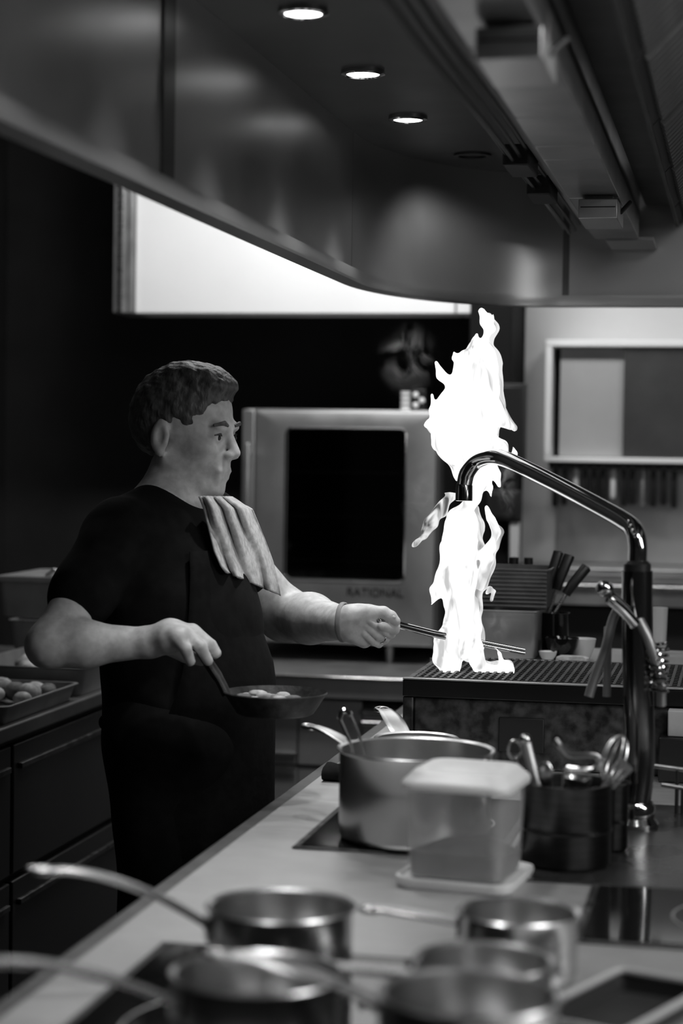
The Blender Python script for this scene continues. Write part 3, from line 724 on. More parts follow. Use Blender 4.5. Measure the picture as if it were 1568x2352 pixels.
# jar of black-handled knives
jb = P(1275, 1470, 4.02); jb.z = SZ
jr = thing('tool_jar', 'dark jar holding three black-handled tools behind the tap', 'jar', jb)
B().lathe([(0.001, 0.001), (0.026, 0.001), (0.028, 0.006), (0.028, 0.085), (0.030, 0.088), (0.027, 0.088), (0.0255, 0.084), (0.0255, 0.006), (0.001, 0.005)], jb, 32, caps=True).build('jar_body', BLACKGLOSS, jr)
for (a, c, e, rr, lab) in (((1282, 1268), (1262, 1330), (1250, 1420), 0.0105, 'most upright black tool handle in the jar behind the tap'),
                       ((1307, 1276), (1285, 1330), (1255, 1425), 0.0115, 'middle black tool handle of three in the jar behind the tap'),
                       ((1346, 1303), (1312, 1345), (1262, 1425), 0.0115, 'most slanted black tool handle in the jar behind the tap')):
    r = thing('kitchen_knife', lab, 'knife', Vector((jb.x, jb.y, SZ + 0.02)), group='black-handled tools in the jar')
    A, Cc, E = P(a[0], a[1], 4.02), P(c[0], c[1], 4.01), P(e[0], e[1], 4.02)
    d = (A - E).normalized()
    B().tube([A + d * 0.003, A, Cc, Cc + (E - Cc) * 0.25], [rr * 0.6, rr, rr * 0.92, rr * 0.8], 12, flat=0.7).build('handle', BLACKPLASTIC, r)
    B().tube([Cc + (E - Cc) * 0.25, E], [0.004, 0.003], 8, flat=0.5).build('blade', STEEL, r)
# pale crockery and cloths right of the jar
def bowl(label, c, R, h, m, name='small_bowl', group='crockery on the shelf behind the tap'):
    o = B().lathe([(0.001, 0.0008), (R * 0.55, 0.0008), (R * 0.6, 0.003), (R * 0.9, h * 0.6), (R, h), (R * 0.965, h), (R * 0.85, h * 0.62), (R * 0.5, 0.005), (0.001, 0.004)], c, 32, caps=True).build(name, m)
    return tag(o, label, 'bowl', group)
def on_shelf(px, d):
    p = P(px, 1500, d); p.z = SZ; return p
bowl('dark round bowl on the shelf between the steel container and tap', on_shelf(1290, 3.93), 0.034, 0.045, BLACKGLOSS)
bowl('white bowl on the shelf left of the tap hose', on_shelf(1336, 3.95), 0.028, 0.042, WHITECERAM)
bowl('tiny white dish at the left front of the shelf', on_shelf(1258, 3.90), 0.018, 0.020, WHITECERAM)
c = on_shelf(1315, 3.885)
tag(B().loft([rrect(c.x, c.y, SZ + z, w, 0.03, 0.008) for z, w in ((0.0006, 0.060), (0.004, 0.066), (0.010, 0.064), (0.013, 0.050))]).build('folded_napkin', TOWEL), 'flat pale napkin at the front edge of the rear shelf', 'napkin')
lemon = P(1277, 1432, 4.06)
st = thing('spice_tin', 'dark tin with a bright lid behind the crate and jar', 'tin', (lemon.x, lemon.y, SZ))
B().lathe([(0.001, 0.0006), (0.022, 0.0006), (0.022, 0.07), (0.001, 0.07)], (lemon.x, lemon.y, SZ), 28, caps=True).build('tin_body', BLACKPLASTIC, st)
B().lathe([(0.0225, 0.070), (0.0225, 0.078), (0.018, 0.081), (0.001, 0.082)], (lemon.x, lemon.y, SZ), 28, caps=True).build('tin_lid', CHROME, st)
# right edge: cup, box
c = P(1513, 1480, 4.1); c.z = SZ
tag(B().lathe([(0.001, 0.0006), (0.014, 0.0006), (0.017, 0.095), (0.016, 0.095), (0.0135, 0.004), (0.001, 0.004)], c, 24, caps=True).build('paper_cup', WHITECERAM), 'narrow pale cup right of the tap column', 'cup')
c = P(1556, 1665, 3.26); c.z = CT
bx_ = thing('carton', 'small pale carton at the right edge in front of the grill', 'box', c)
B().box((c.x - 0.016, c.y - 0.015, CT + 0.075), (c.x + 0.04, c.y + 0.02, CT + 0.118)).build('carton_body', mat('pale_card', 0.45, 0.7, var=0.1, scale=20), bx_, bevel=0.002)
B().box((c.x - 0.03, c.y - 0.03, CT + 0.001), (c.x + 0.06, c.y + 0.03, CT + 0.0745)).build('carton_stand', BLACKPLASTIC, bx_, bevel=0.003)
# black tray with steel rim, bottom right
tc = PZ(1425, 2300, CT + 0.02)
ty = thing('baking_tray', 'black tray with pale metal rim at the lower right corner', 'tray', (tc.x, tc.y, CT), math.radians(-22))
B().loft([rrect(0, 0, z, w, h_, 0.010) for z, w, h_ in ((0.001, 0.088, 0.19), (0.020, 0.098, 0.20), (0.020, 0.094, 0.196), (0.003, 0.084, 0.186))]).build('tray', BLACK, ty, local=True)
B().tube(rrect(0, 0, 0.021, 0.098, 0.20, 0.010), 0.0036, 8, closed=True).build('rim', mat('pale_rim', 0.5, 0.5, 0.3), ty, local=True)
# steel rods on the right of the tap
for (a, c, lab) in (((1495, 1758), (1568, 1768), 'upper of two thin bright rods right of the tap'), ((1518, 1802), (1568, 1812), 'lower of two thin bright rods right of the tap')):
    p0, p1_ = P(a[0], a[1], 2.95), P(c[0] + 60, c[1] + 8, 2.95)
    r = thing('rack_rod', lab, 'rod', (p0.x, p0.y, CT), group='rods of a low rack right of the tap')
    B().cyl(p0, p1_, 0.0035, n=10).build('rod', STEEL, r)
    for q in (p0 + (p1_ - p0) * 0.45, p1_): B().cyl(Vector((q.x, q.y, CT + 0.0005)), q, 0.003, n=8).build('leg', BLACKPLASTIC, r)

# ================================================================== BACK COUNTER AND OVEN
BY, BZ = 5.15, 0.833
CABG = mat('cabinet_grey', 0.36, 0.45, 0.35, var=0.06, scale=10)
bk = thing('rear_counter', 'steel counter with bright front edge along the back wall under the oven', 'counter', (-1.0, 5.6, 0))
B().box((-2.0, BY, BZ - 0.008), (-0.78, 6.28, BZ)).build('worktop', GREYSTEEL, bk, bevel=0.003)
B().cyl((-2.0, BY - 0.006, BZ - 0.003), (-0.78, BY - 0.006, BZ - 0.003), 0.0055, n=16).build('edge_strip', CHROME, bk)
B().box((-2.0, BY + 0.002, BZ - 0.058), (-0.78, BY + 0.02, BZ - 0.0085)).build('apron_panel', CABG, bk)
B().box((-1.99, BY + 0.06, 0.0), (-0.79, 6.28, BZ - 0.009)).build('base_body', DARKSTEEL, bk)
FYc = BY + 0.035
def cab_unit(x0, x1, z0, z1, lab, handles):
    r = thing('base_cabinet', lab, 'cabinet', ((x0 + x1) / 2, FYc, 0), group='cabinet fronts under the rear counter')
    B().box((x0 + 0.002, FYc, z0), (x1 - 0.002, FYc + 0.024, z1)).build('door', CABG, r, bevel=0.002)
    B().box((x0 + 0.002, FYc + 0.004, 0.05), (x1 - 0.002, FYc + 0.022, z0 - 0.006)).build('lower_panel', CABG, r, bevel=0.002)
    for hz, hx0, hx1, hh in handles:
        B().cyl((hx0, FYc - hh / 2 - 0.001, hz), (hx1, FYc - hh / 2 - 0.001, hz), hh / 2, n=16).build('handle', CHROME, r)
xa, xb, xc_ = PY(683, 1700, FYc).x, PY(830, 1650, FYc).x, PY(1010, 1650, FYc).x
z17 = PY(700, 1757, FYc).z
cab_unit(-1.35, xa, z17, BZ - 0.075, 'leftmost rear cabinet front beside the apron', ((PY(660, 1732, FYc).z, -1.33, xa - 0.003, 0.010), (PY(660, 1762, FYc).z, -1.33, xa - 0.003, 0.006)))
cab_unit(xa, xb, z17, BZ - 0.068, 'plain grey rear cabinet door above the pot tongs', ())
cab_unit(xb, xc_, z17, BZ - 0.100, 'rear cabinet with bright pull bar left of the grill', ((PY(875, 1634, FYc).z, xb + 0.003, xc_, 0.016), (PY(875, 1662, FYc).z, xb + 0.003, xb + 0.10, 0.018)))
# combi oven
OY = 5.5
ox0, ox1 = PY(553, 1200, OY).x, PY(1000, 1200, OY).x
oz0, oz1 = PY(800, 1483, OY).z, PY(800, 940, OY).z
dx0 = PY(585, 1200, OY).x
ov = thing('combi_oven', 'steel combi oven with dark glass door on the rear counter', 'oven', ((ox0 + ox1) / 2, OY, BZ))
OVEN = mat('oven_steel', 0.36, 0.40, 0.7, var=0.06, scale=8, rvar=0.05)
t_ = 0.02
B().box((ox0, OY + 0.04, oz1 - t_), (ox1, 6.15, oz1)).build('top_panel', OVEN, ov, bevel=0.003)
B().box((ox0, OY + 0.04, oz0), (ox1, 6.15, oz0 + t_)).build('bottom_panel', OVEN, ov, bevel=0.003)
for x in (ox0, ox1 - 0.06): B().box((x, OY + 0.04, oz0 + t_), (x + 0.06, 6.15, oz1 - t_)).build('side_panel', OVEN, ov)
B().box((ox0 + 0.06, 6.10, oz0 + t_), (ox1 - 0.06, 6.15, oz1 - t_)).build('cavity_back', BLACK, ov)
B().box((ox0 + 0.001, OY - 0.004, oz0 + 0.01), (dx0 - 0.004, OY + 0.039, oz1 - 0.003)).build('control_strip', OVEN, ov, bevel=0.004)
wx0, wx1 = PY(655, 1100, OY).x, PY(931, 1100, OY).x
wz0, wz1 = PY(800, 1334, OY).z, PY(800, 984, OY).z
door = B(); r_ = 0.018
def rr_xz(x0, x1, z0, z1, r, y, n=6):
    return [Vector((p.x, y, p.y)) for p in rrect((x0 + x1) / 2, (z0 + z1) / 2, 0, x1 - x0, z1 - z0, r, n)]
dO = (dx0, ox1 - 0.003, oz0 + 0.006, oz1 - 0.006)
door.loft([rr_xz(*dO, 0.006, OY + 0.036), rr_xz(*dO, 0.006, OY + 0.002), rr_xz(dO[0] + .003, dO[1] - .003, dO[2] + .003, dO[3] - .003, 0.006, OY), rr_xz(wx0, wx1, wz0, wz1, r_, OY), rr_xz(wx0 + .003, wx1 - .003, wz0 + .003, wz1 - .003, r_, OY + 0.006), rr_xz(wx0 + .003, wx1 - .003, wz0 + .003, wz1 - .003, r_, OY + 0.036)], False, False, closed=True)
do = door.build('door', OVEN, ov, angle=40)
B().tube(rr_xz(wx0, wx1, wz0, wz1, r_, OY - 0.001), 0.0028, 8, closed=True).build('window_trim', CHROME, do)
gm = bpy.data.materials.new('smoked_glass'); gm.use_nodes = True; nt = gm.node_tree; nt.nodes.clear()
o_ = nt.nodes.new('ShaderNodeOutputMaterial'); tr_ = nt.nodes.new('ShaderNodeBsdfTransparent'); tr_.inputs[0].default_value = (.35, .35, .35, 1)
gl_ = nt.nodes.new('ShaderNodeBsdfGlossy'); gl_.inputs['Roughness'].default_value = 0.05; gl_.inputs[0].default_value = (.8, .8, .8, 1)
ms_ = nt.nodes.new('ShaderNodeMixShader'); ms_.inputs[0].default_value = 0.06
nt.links.new(tr_.outputs[0], ms_.inputs[1]); nt.links.new(gl_.outputs[0], ms_.inputs[2]); nt.links.new(ms_.outputs[0], o_.inputs[0])
B().loft([rr_xz(wx0 + .0032, wx1 - .0032, wz0 + .0032, wz1 - .0032, r_, y) for y in (OY + 0.008, OY + 0.012)]).build('glass', gm, do)
B().box((dx0 - 0.022, OY - 0.045, oz0 + 0.10), (dx0 - 0.008, OY - 0.030, oz1 - 0.10)).build('handle', GREYSTEEL, do, bevel=0.005)
for z in (oz0 + 0.12, oz1 - 0.12): B().box((dx0 - 0.019, OY - 0.0305, z - 0.01), (dx0 - 0.011, OY - 0.0045, z + 0.01)).build('handle_bracket', GREYSTEEL, do)
for py in (1086, 1187, 1288):
    z = PY(800, py, OY + 0.1).z
    rk = B().tube([Vector((wx0 - 0.03, OY + 0.07, z)), Vector((wx1 + 0.03, OY + 0.07, z)), Vector((wx1 + 0.03, OY + 0.5, z)), Vector((wx0 - 0.03, OY + 0.5, z))], 0.004, 8, closed=True).build('rack', STEEL, ov)
    for k in range(9):
        x = wx0 - 0.02 + (wx1 - wx0 + 0.04) * k / 8
        B().cyl((x, OY + 0.07, z), (x, OY + 0.5, z), 0.002, n=6).build('rack_wire', STEEL, rk)
for x in (ox0 + 0.05, PY(893, 1515, OY + .05).x):
    for y in (OY + 0.06, 6.08): B().cyl((x, y, BZ + 0.0005), (x, y, oz0 - 0.0005), 0.012, n=14).build('foot', GREYSTEEL, ov)
tcu = bpy.data.curves.new('lettering', 'FONT'); tcu.body = 'RATIONAL'; tcu.size = 0.034; tcu.extrude = 0.0006; tcu.align_x = 'LEFT'; tcu.space_character = 1.0
_t = bpy.data.objects.new('lettering_curve', tcu); COL.objects.link(_t)
bpy.context.view_layer.update()
_me = bpy.data.meshes.new_from_object(_t.evaluated_get(bpy.context.evaluated_depsgraph_get()))
bpy.data.objects.remove(_t)
_me.materials.clear(); _me.materials.append(mat('lettering_ink', 0.02, 0.4))
to = bpy.data.objects.new('lettering', _me); link(to, ov)
to.location = Vector((PY(795, 1368, OY).x, OY - 0.0015, PY(795, 1368, OY).z)) - wl(ov)
to.rotation_euler = (math.pi / 2, 0, 0)
# things on top of the oven
c = PY(931, 938, OY + 0.12); c.z = oz1
tn = thing('food_can', 'pale striped can standing on top of the oven', 'can', c)
B().lathe([(0.001, 0.0006), (0.014, 0.0006), (0.015, 0.002), (0.0145, 0.004), (0.0145, 0.054), (0.015, 0.056), (0.001, 0.056)], c, 28, caps=True).build('can_body', WHITECERAM, tn)
for z in (0.016, 0.030, 0.044): B().lathe([(0.0146, z - 0.002), (0.0152, z - 0.0015), (0.0152, z + 0.0015), (0.0146, z + 0.002)], c, 28).build('stripe', BLACKPLASTIC, tn)
c = PY(955, 938, OY + 0.12); c.z = oz1
rb = thing('spice_rack', 'small dark holder with two round pale jars on top of the oven', 'rack', c)
B().box((c.x - 0.013, c.y - 0.004, oz1 + 0.0006), (c.x + 0.028, c.y + 0.03, oz1 + 0.062)).build('holder', BLACKPLASTIC, rb, bevel=0.002)
for (dx, dz) in ((0.0, 0.016), (0.0, 0.046), (0.018, 0.030)): B().ball((c.x + dx, c.y - 0.008, oz1 + dz), (0.009, 0.005, 0.009), 14, 10).build('jar_lid', WHITECERAM, rb)

# ================================================================== RIGHT BACK WALL
WY = 5.72
wc0, wc1 = PY(1253, 780, WY), PY(1568, 1066, WY)
wx_0, wz_1, wz_0 = wc0.x, wc0.z, wc1.z; wx_1 = wx_0 + 0.75
wc = thing('wall_cabinet', 'steel wall cabinet with sliding doors hanging right of the flame', 'cabinet', ((wx_0 + wx_1) / 2, WY, wz_0))
e = 0.020
B().box((wx_0, WY, wz_1 - e), (wx_1, 5.855, wz_1)).build('top_panel', WHITEPAINT, wc, bevel=0.003)
B().box((wx_0, WY, wz_0), (wx_1, 5.855, wz_0 + e * 0.8)).build('bottom_panel', WHITEPAINT, wc, bevel=0.003)
B().box((wx_0, WY, wz_0 + e * 0.8), (wx_0 + e, 5.855, wz_1 - e)).build('side_panel', WHITEPAINT, wc, bevel=0.003)
B().box((wx_1 - e, WY, wz_0 + e * 0.8), (wx_1, 5.855, wz_1 - e)).build('side_panel', WHITEPAINT, wc, bevel=0.003)
B().box((wx_0 + e, 5.845, wz_0 + e * .8), (wx_1 - e, 5.855, wz_1 - e)).build('back_panel', BLACK, wc)
d1 = PY(1432, 900, WY + 0.03).x
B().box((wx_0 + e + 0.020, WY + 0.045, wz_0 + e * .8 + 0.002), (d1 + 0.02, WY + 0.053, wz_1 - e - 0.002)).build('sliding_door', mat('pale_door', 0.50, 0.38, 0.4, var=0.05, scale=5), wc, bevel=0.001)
B().box((d1, WY + 0.020, wz_0 + e * .8 + 0.002), (wx_1 - e - 0.003, WY + 0.028, wz_1 - e - 0.002)).build('sliding_door', mat('dark_reflection_steel', 0.22, 0.30, 1.0, var=0.2, scale=4), wc, bevel=0.001)  # darker steel stands in for the dark reflection on this door
# utensils hung under the cabinet
RZ2 = wz_0 - 0.012
rl = tag(B().box((wx_0 + 0.01, WY + 0.06, RZ2 - 0.006), (wx_1 - 0.02, WY + 0.075, wz_0 - 0.0005)).build('hanging_rail', BLACKPLASTIC, bevel=0.002), 'dark rail fixed under the wall cabinet', 'rail')
hang = [(1275, 0, 88), (1296, 0, 84), (1322, 1, 60), (1343, 0, 80), (1364, 0, 86), (1384, 0, 78), (1408, 1, 66), (1432, 0, 84), (1452, 0, 80), (1476, 2, 82), (1500, 0, 84), (1524, 0, 80), (1548, 0, 86)]
ORD = ['leftmost', 'second', 'third', 'fourth', 'fifth', 'sixth', 'seventh', 'eighth', 'ninth', 'rightmost']; nd = 0
for px, k, L in hang:
    c = PY(px, 1110, WY + 0.05); zt = RZ2 - 0.008; zb = zt - L * 5.7 / 4500
    lab = {1: 'pale-handled tool hanging under the wall cabinet, ' + ('left' if px < 1360 else 'right') + ' of two', 2: 'grey-handled tool hanging among black ones under the wall cabinet', 0: ORD[min(nd, 9)] + ' black-handled tool hanging from the rail under the wall cabinet'}[k]
    nd += k == 0
    r = thing('hanging_tool', lab, 'utensil', (c.x, WY + 0.05, zb), group='tools hanging under the wall cabinet')
    m = (BLACKPLASTIC, PLASTICW, GREYSTEEL)[k]
    B().tube([Vector((c.x, WY + 0.05, zt)), Vector((c.x, WY + 0.05, zt - 0.01)), Vector((c.x, WY + 0.05, zb + 0.008)), Vector((c.x, WY + 0.05, zb))], [0.006, 0.0085, 0.0095, 0.006], 10).build('handle', m, r)
    B().tube(smoothpath([Vector((c.x, WY + 0.05, zt)), Vector((c.x, WY + 0.048, zt + 0.006)), Vector((c.x, WY + 0.058, zt + 0.0075))], 4), 0.0016, 6).build('hook', STEEL, r)
# splashback, ledge and a black panel that paints the shade under it
spx = PY(1278, 1200, 5.84).x
tag(B().box((spx, 5.846, 1.12), (1.0, 5.858, 1.385)).build('splashback', mat('splash_steel', 0.42, 0.38, 0.85, var=0.25, scale=3, rvar=0.1), bevel=0.001), 'dull steel splashback sheet on the wall behind the tap', 'splashback')
lg = thing('wall_ledge', 'stepped steel ledge along the wall behind the black-handled tools', 'ledge', (-0.1, 5.7, 0))
B().box((-0.63, 5.60, 1.098), (1.0, 5.843, 1.118)).build('upper_step', GREYSTEEL, lg, bevel=0.003)
B().box((-0.63, 5.56, 1.060), (1.0, 5.80, 1.074)).build('middle_step', STEEL, lg, bevel=0.003)
B().box((-0.63, 5.62, 1.0745), (1.0, 5.84, 1.0975)).build('riser', GREYSTEEL, lg)
B().box((-0.63, 5.57, 1.015), (1.0, 5.80, 1.0595)).build('lower_riser', GREYSTEEL, lg)
B().box((-0.63, 5.62, 0.0), (1.0, 5.80, 1.0145)).build('recess_shade', BLACK, lg)
# dark junction boxes on the pillar
for (x0, x1, y0, y1, lab) in ((1130, 1203, 880, 1092, 'upper dark switch box on the black pillar behind the flame'), (1120, 1194, 1125, 1196, 'lower dark switch box on the black pillar behind the flame')):
    a, c = PY(x0, y0, 5.5), PY(x1, y1, 5.5)
    r = thing('switch_box', lab, 'switch box', ((a.x + c.x) / 2, 5.52, c.z), group='boxes on the pillar')
    B().box((a.x, 5.49, c.z), (c.x, 5.549, a.z)).build('box', BLACK, r, bevel=0.004)
    B().box((a.x + 0.01, 5.486, c.z + 0.01), (c.x - 0.01, 5.4895, a.z - 0.01)).build('cover', BLACKPLASTIC, r, bevel=0.002)
c = PY(1180, 1240, 5.5)
pp = B().box((c.x - 0.012, 5.50, 1.13), (c.x + 0.014, 5.548, PY(1180, 1200, 5.5).z)).build('conduit', GREYPAINT, bevel=0.002)
tag(pp, 'short pale conduit on the pillar below the switch boxes', 'conduit')

# ================================================================== LEFT COUNTER
LX, LY0, LY1 = -1.372, 2.2, 5.0
lc = thing('side_counter', 'dark steel counter along the left wall behind the cook', 'counter', (-1.8, 3.7, 0))
LST = mat('left_counter_steel', 0.14, 0.5, 0.7, var=0.2, scale=6)
B().box((-2.44, LY0, CT - 0.03), (LX, LY1, CT)).build('worktop', LST, lc, bevel=0.004)
B().box((-2.44, LY0 + 0.02, 0.08), (LX - 0.03, LY1 - 0.02, CT - 0.0305)).build('base_body', BLACK, lc)
for k in range(4):
    y0 = LY0 + 0.04 + k * 0.69
    for z0, z1 in ((0.60, CT - 0.045), (0.12, 0.585)):
        d = B().box((LX - 0.0295, y0, z0), (LX - 0.012, y0 + 0.675, z1)).build('drawer_front', mat('drawer_dark', 0.05, 0.4, 0.5), lc, bevel=0.003)
        B().box((LX - 0.0118, y0 + 0.02, z1 - 0.05), (LX - 0.002, y0 + 0.655, z1 - 0.038)).build('handle', DARKSTEEL, d, bevel=0.002)
def tray(lab, x0, x1, y0, y1, z, h, m, fm=None, grp='trays on the side counter', bits=0, seed=1):
    r = thing('food_tray', lab, 'tray', ((x0 + x1) / 2, (y0 + y1) / 2, z), group=grp)
    cx, cy, w, d = (x0 + x1) / 2, (y0 + y1) / 2, x1 - x0, y1 - y0
    B().loft([rrect(cx, cy, z + a, w - s, d - s, 0.02) for a, s in ((0.0006, 0.02), (h - 0.003, 0.0), (h, -0.012), (h + 0.002, -0.012), (h + 0.002, 0.002), (0.004, 0.024))]).build('tray', m, r, angle=45)
    rg = random.Random(seed)
    for k in range(bits):
        px, py = cx + (rg.random() - .5) * (w - .07), cy + (rg.random() - .5) * (d - .07)
        v = B(); rr = 0.014 + 0.012 * rg.random()
        v.ball((px, py, z + h * 0.5 + rr * 0.5), (rr, rr * (0.7 + .5 * rg.random()), rr * (0.6 + 0.4 * rg.random())), 10, 7)
        v.build('food_piece', fm if rg.random() < .65 else FOODDARK, r)
    return r
a = P(130, 1560, 3.95)
TRM = mat('tray_steel', 0.30, 0.45, 0.6, var=0.2, scale=10)
tray('shallow tray of pale food pieces on the side counter nearest the cook', -1.60, -1.38, 3.56, 3.98, CT, 0.035, TRM, FOODPALE, bits=34, seed=5)
tray('tray of darker food on the side counter behind the first tray', -1.66, -1.385, 4.03, 4.42, CT, 0.06, TRM, FOODPALE, bits=26, seed=8)
tray('deep tray at the far end of the side counter', -1.72, -1.40, 4.46, 4.92, CT, 0.12, TRM, FOODPALE, bits=20, seed=9)
bxm = mat('tub_grey', 0.24, 0.5, 0.1, var=0.15, scale=12)
st_r = thing('stacked_tub', 'grey lidded tub raised behind the trays at the left edge', 'tub', (-1.62, 4.62, CT + 0.1225))
a0, a1 = P(-60, 1440, 4.55), P(155, 1335, 4.55)
B().loft([rrect(-1.64, 4.68, CT + 0.123 + z, w, 0.30, 0.02) for z, w in ((0.0, 0.25), (0.004, 0.26), (0.085, 0.28))]).build('tub', bxm, st_r)
B().loft([rrect(-1.64, 4.68, CT + 0.2085 + z, w, 0.32, 0.02) for z, w in ((0.0, 0.29), (0.010, 0.30), (0.014, 0.28))]).build('lid', bxm, st_r)
for k, dx in enumerate((-0.02, 0.06)): B().tube([Vector((-1.62 + dx - 0.02, 4.55, CT + 0.223)), Vector((-1.62 + dx, 4.55, CT + 0.238)), Vector((-1.62 + dx + 0.02, 4.55, CT + 0.223))], 0.006, 8).build('clip', STEEL, st_r)
# ================================================================== FLAME
FDP = 3.49
def chain(pts, k=8, sub=False, d0=0.0):
    out = []
    for a, b2 in zip(pts[:-1], pts[1:]):
        da = a[3] if len(a) > 3 else 0.0; db = b2[3] if len(b2) > 3 else 0.0
        s = FDP / FPX
        out.append(cap(P(a[0], a[1], FDP + d0 + da), P(b2[0], b2[1], FDP + d0 + db), a[2] * s, b2[2] * s, k * s, sub))
    return out
def fnoise(X, Y, Z):
    return 0.0022 * np.sin(95 * X + 40 * Z + 3 * np.sin(60 * Y)) * np.sin(48 * Z + 70 * Y) + 0.0014 * np.sin(190 * X + 1.3) * np.sin(120 * Z + 150 * Y)
body_l = (chain([(1076, 1165, 15), (1060, 1200, 36), (1054, 1255, 41), (1050, 1330, 46), (1056, 1395, 34), (1058, 1450, 36), (1050, 1480, 40)], 14)
          + chain([(1030, 1320, 26), (1003, 1358, 14), (991, 1388, 3)], 10)
          + chain([(1040, 1440, 24), (1014, 1478, 20), (1012, 1515, 16), (1028, 1543, 12)], 10)
          + chain([(1086, 1380, 13), (1087, 1440, 14), (1094, 1480, 13), (1092, 1515, 16), (1104, 1536, 14)], 9)
          + chain([(1100, 1538, 12), (1140, 1538, 11), (1162, 1534, 15), (1170, 1542, 8)], 8)
          + chain([(1040, 1490, 26), (1044, 1525, 16), (1048, 1546, 7)], 6)
          + chain([(1100, 1345, 12), (1112, 1310, 13), (1116, 1285, 14), (1098, 1272, 10)], 8)
          + chain([(1098, 1276, 10), (1128, 1256, 9), (1140, 1222, 9), (1126, 1192, 8), (1117, 1165, 3)], 5, d0=-0.005)
          + chain([(1080, 1230, 12), (1092, 1243, 6), (1094, 1262, 2)], 5)
          + chain([(1074, 1170, 14), (1088, 1140, 17), (1100, 1105, 22), (1108, 1080, 26)], 10)
          + chain([(1125, 1075, 20), (1140, 1090, 10), (1146, 1115, 3)], 6) + chain([(1110, 1100, 12), (1124, 1120, 6), (1127, 1140, 2)], 6)
          + chain([(1150, 1520, 6), (1146, 1500, 4), (1138, 1488, 1.5)], 5))
body_l += chain([(1070, 1500, 9), (1070, 1535, 7)], 5, True, -0.03) + chain([(1070, 1500, 9), (1070, 1535, 7)], 5, True, 0.01)
body_l += chain([(1012, 1400, 12, -.03), (1010, 1412, 12, .03)], 6, True)
body_u = (chain([(1106, 716, 7), (1116, 738, 13), (1124, 755, 12), (1112, 785, 8)], 7)
          + chain([(1130, 735, 6), (1134, 722, 3)], 4)
          + chain([(1102, 812, 30), (1090, 845, 46), (1086, 890, 54), (1078, 930, 64), (1066, 972, 74), (1058, 1015, 58), (1066, 1052, 36), (1054, 1090, 11), (1049, 1102, 3)], 16)
          + chain([(1120, 806, 18), (1124, 850, 17), (1128, 900, 18)], 10)
          + chain([(1034, 876, 15), (1012, 862, 9), (1002, 833, 2)], 8) + chain([(1012, 965, 20), (994, 940, 8), (991, 908, 2)], 8)
          + chain([(1010, 980, 26), (984, 975, 8), (978, 977, 3)], 8)
          + chain([(1132, 940, 22), (1150, 962, 15), (1172, 980, 6)], 10)
          + chain([(1096, 800, 16), (1094, 782, 6), (1095, 768, 2)], 6) + chain([(1062, 830, 16), (1045, 822, 8), (1041, 806, 2)], 6)
          + chain([(1135, 1022, 20), (1152, 1028, 16), (1160, 1044, 9)], 8) + chain([(1178, 1028, 3), (1182, 1043, 8), (1186, 1052, 3)], 4)
          + chain([(1006, 1005, 16), (1000, 1022, 6), (998, 1032, 2)], 6) + chain([(1100, 1035, 40), (1120, 1040, 24)], 10)
          + chain([(1090, 1060, 22), (1105, 1075, 16)], 8))
body_u += chain([(1136, 994, 10, -.04), (1160, 996, 9, -.04)], 6, True) + chain([(1136, 994, 10, .03), (1160, 996, 9, .03)], 6, True)
wisp = chain([(1048, 1138, 5), (1028, 1148, 11), (1008, 1176, 15), (992, 1200, 15), (972, 1232, 8), (948, 1254, 3)], 6, d0=0.02) + chain([(1036, 1140, 8), (1020, 1132, 4)], 5, d0=0.02)
spark = chain([(1118, 1362, 4), (1126, 1352, 6), (1134, 1358, 5), (1128, 1378, 2)], 4, d0=0.02)
sheath_l = chain([(1086, 1170, 14), (1076, 1210, 34), (1072, 1265, 40), (1066, 1330, 46), (1070, 1395, 33), (1074, 1450, 34), (1080, 1490, 30)], 12, d0=0.02) + chain([(1128, 1190, 5), (1145, 1222, 10), (1134, 1258, 10), (1122, 1290, 14), (1108, 1345, 12)], 6, d0=0.012) + chain([(1110, 1530, 14), (1165, 1530, 14)], 6, d0=0.01)
sheath_u = chain([(1120, 730, 12), (1130, 757, 12), (1120, 790, 10), (1116, 830, 34), (1102, 890, 52), (1096, 940, 62), (1078, 985, 68)], 14, d0=0.025) + chain([(1140, 945, 20), (1180, 982, 5)], 8, d0=0.01) + chain([(1010, 985, 28), (980, 978, 6)], 8, d0=0.02)
def flame_mat(name, lo, hi, scale):
    m = bpy.data.materials.new(name); m.use_nodes = True; nt = m.node_tree; nt.nodes.clear()
    out = nt.nodes.new('ShaderNodeOutputMaterial'); em = nt.nodes.new('ShaderNodeEmission')
    tc = nt.nodes.new('ShaderNodeTexCoord'); mp = nt.nodes.new('ShaderNodeMapping'); mp.inputs['Scale'].default_value = (1, 1, 0.32)
    nz = nt.nodes.new('ShaderNodeTexNoise'); nz.inputs['Scale'].default_value = scale; nz.inputs['Detail'].default_value = 3; nz.inputs['Distortion'].default_value = 1.2
    mr = nt.nodes.new('ShaderNodeMapRange'); mr.inputs['From Min'].default_value = 0.34; mr.inputs['From Max'].default_value = 0.50
    mr.inputs['To Min'].default_value = lo; mr.inputs['To Max'].default_value = hi
    nt.links.new(tc.outputs['Object'], mp.inputs['Vector']); nt.links.new(mp.outputs['Vector'], nz.inputs['Vector'])
    nt.links.new(nz.outputs['Fac'], mr.inputs['Value']); nt.links.new(mr.outputs['Result'], em.inputs['Strength'])
    nt.links.new(em.outputs[0], out.inputs[0])
    return m
FLAME = flame_mat('flame_light', 0.60, 1.5, 26); WISP = flame_mat('flame_wisp', 0.10, 0.9, 30); SHEATH = flame_mat('flame_sheath', 0.30, 0.85, 26)
fl = thing('flame', 'tall bright flame leaping from the grill up to the hood', 'flame', P(1060, 1540, FDP))
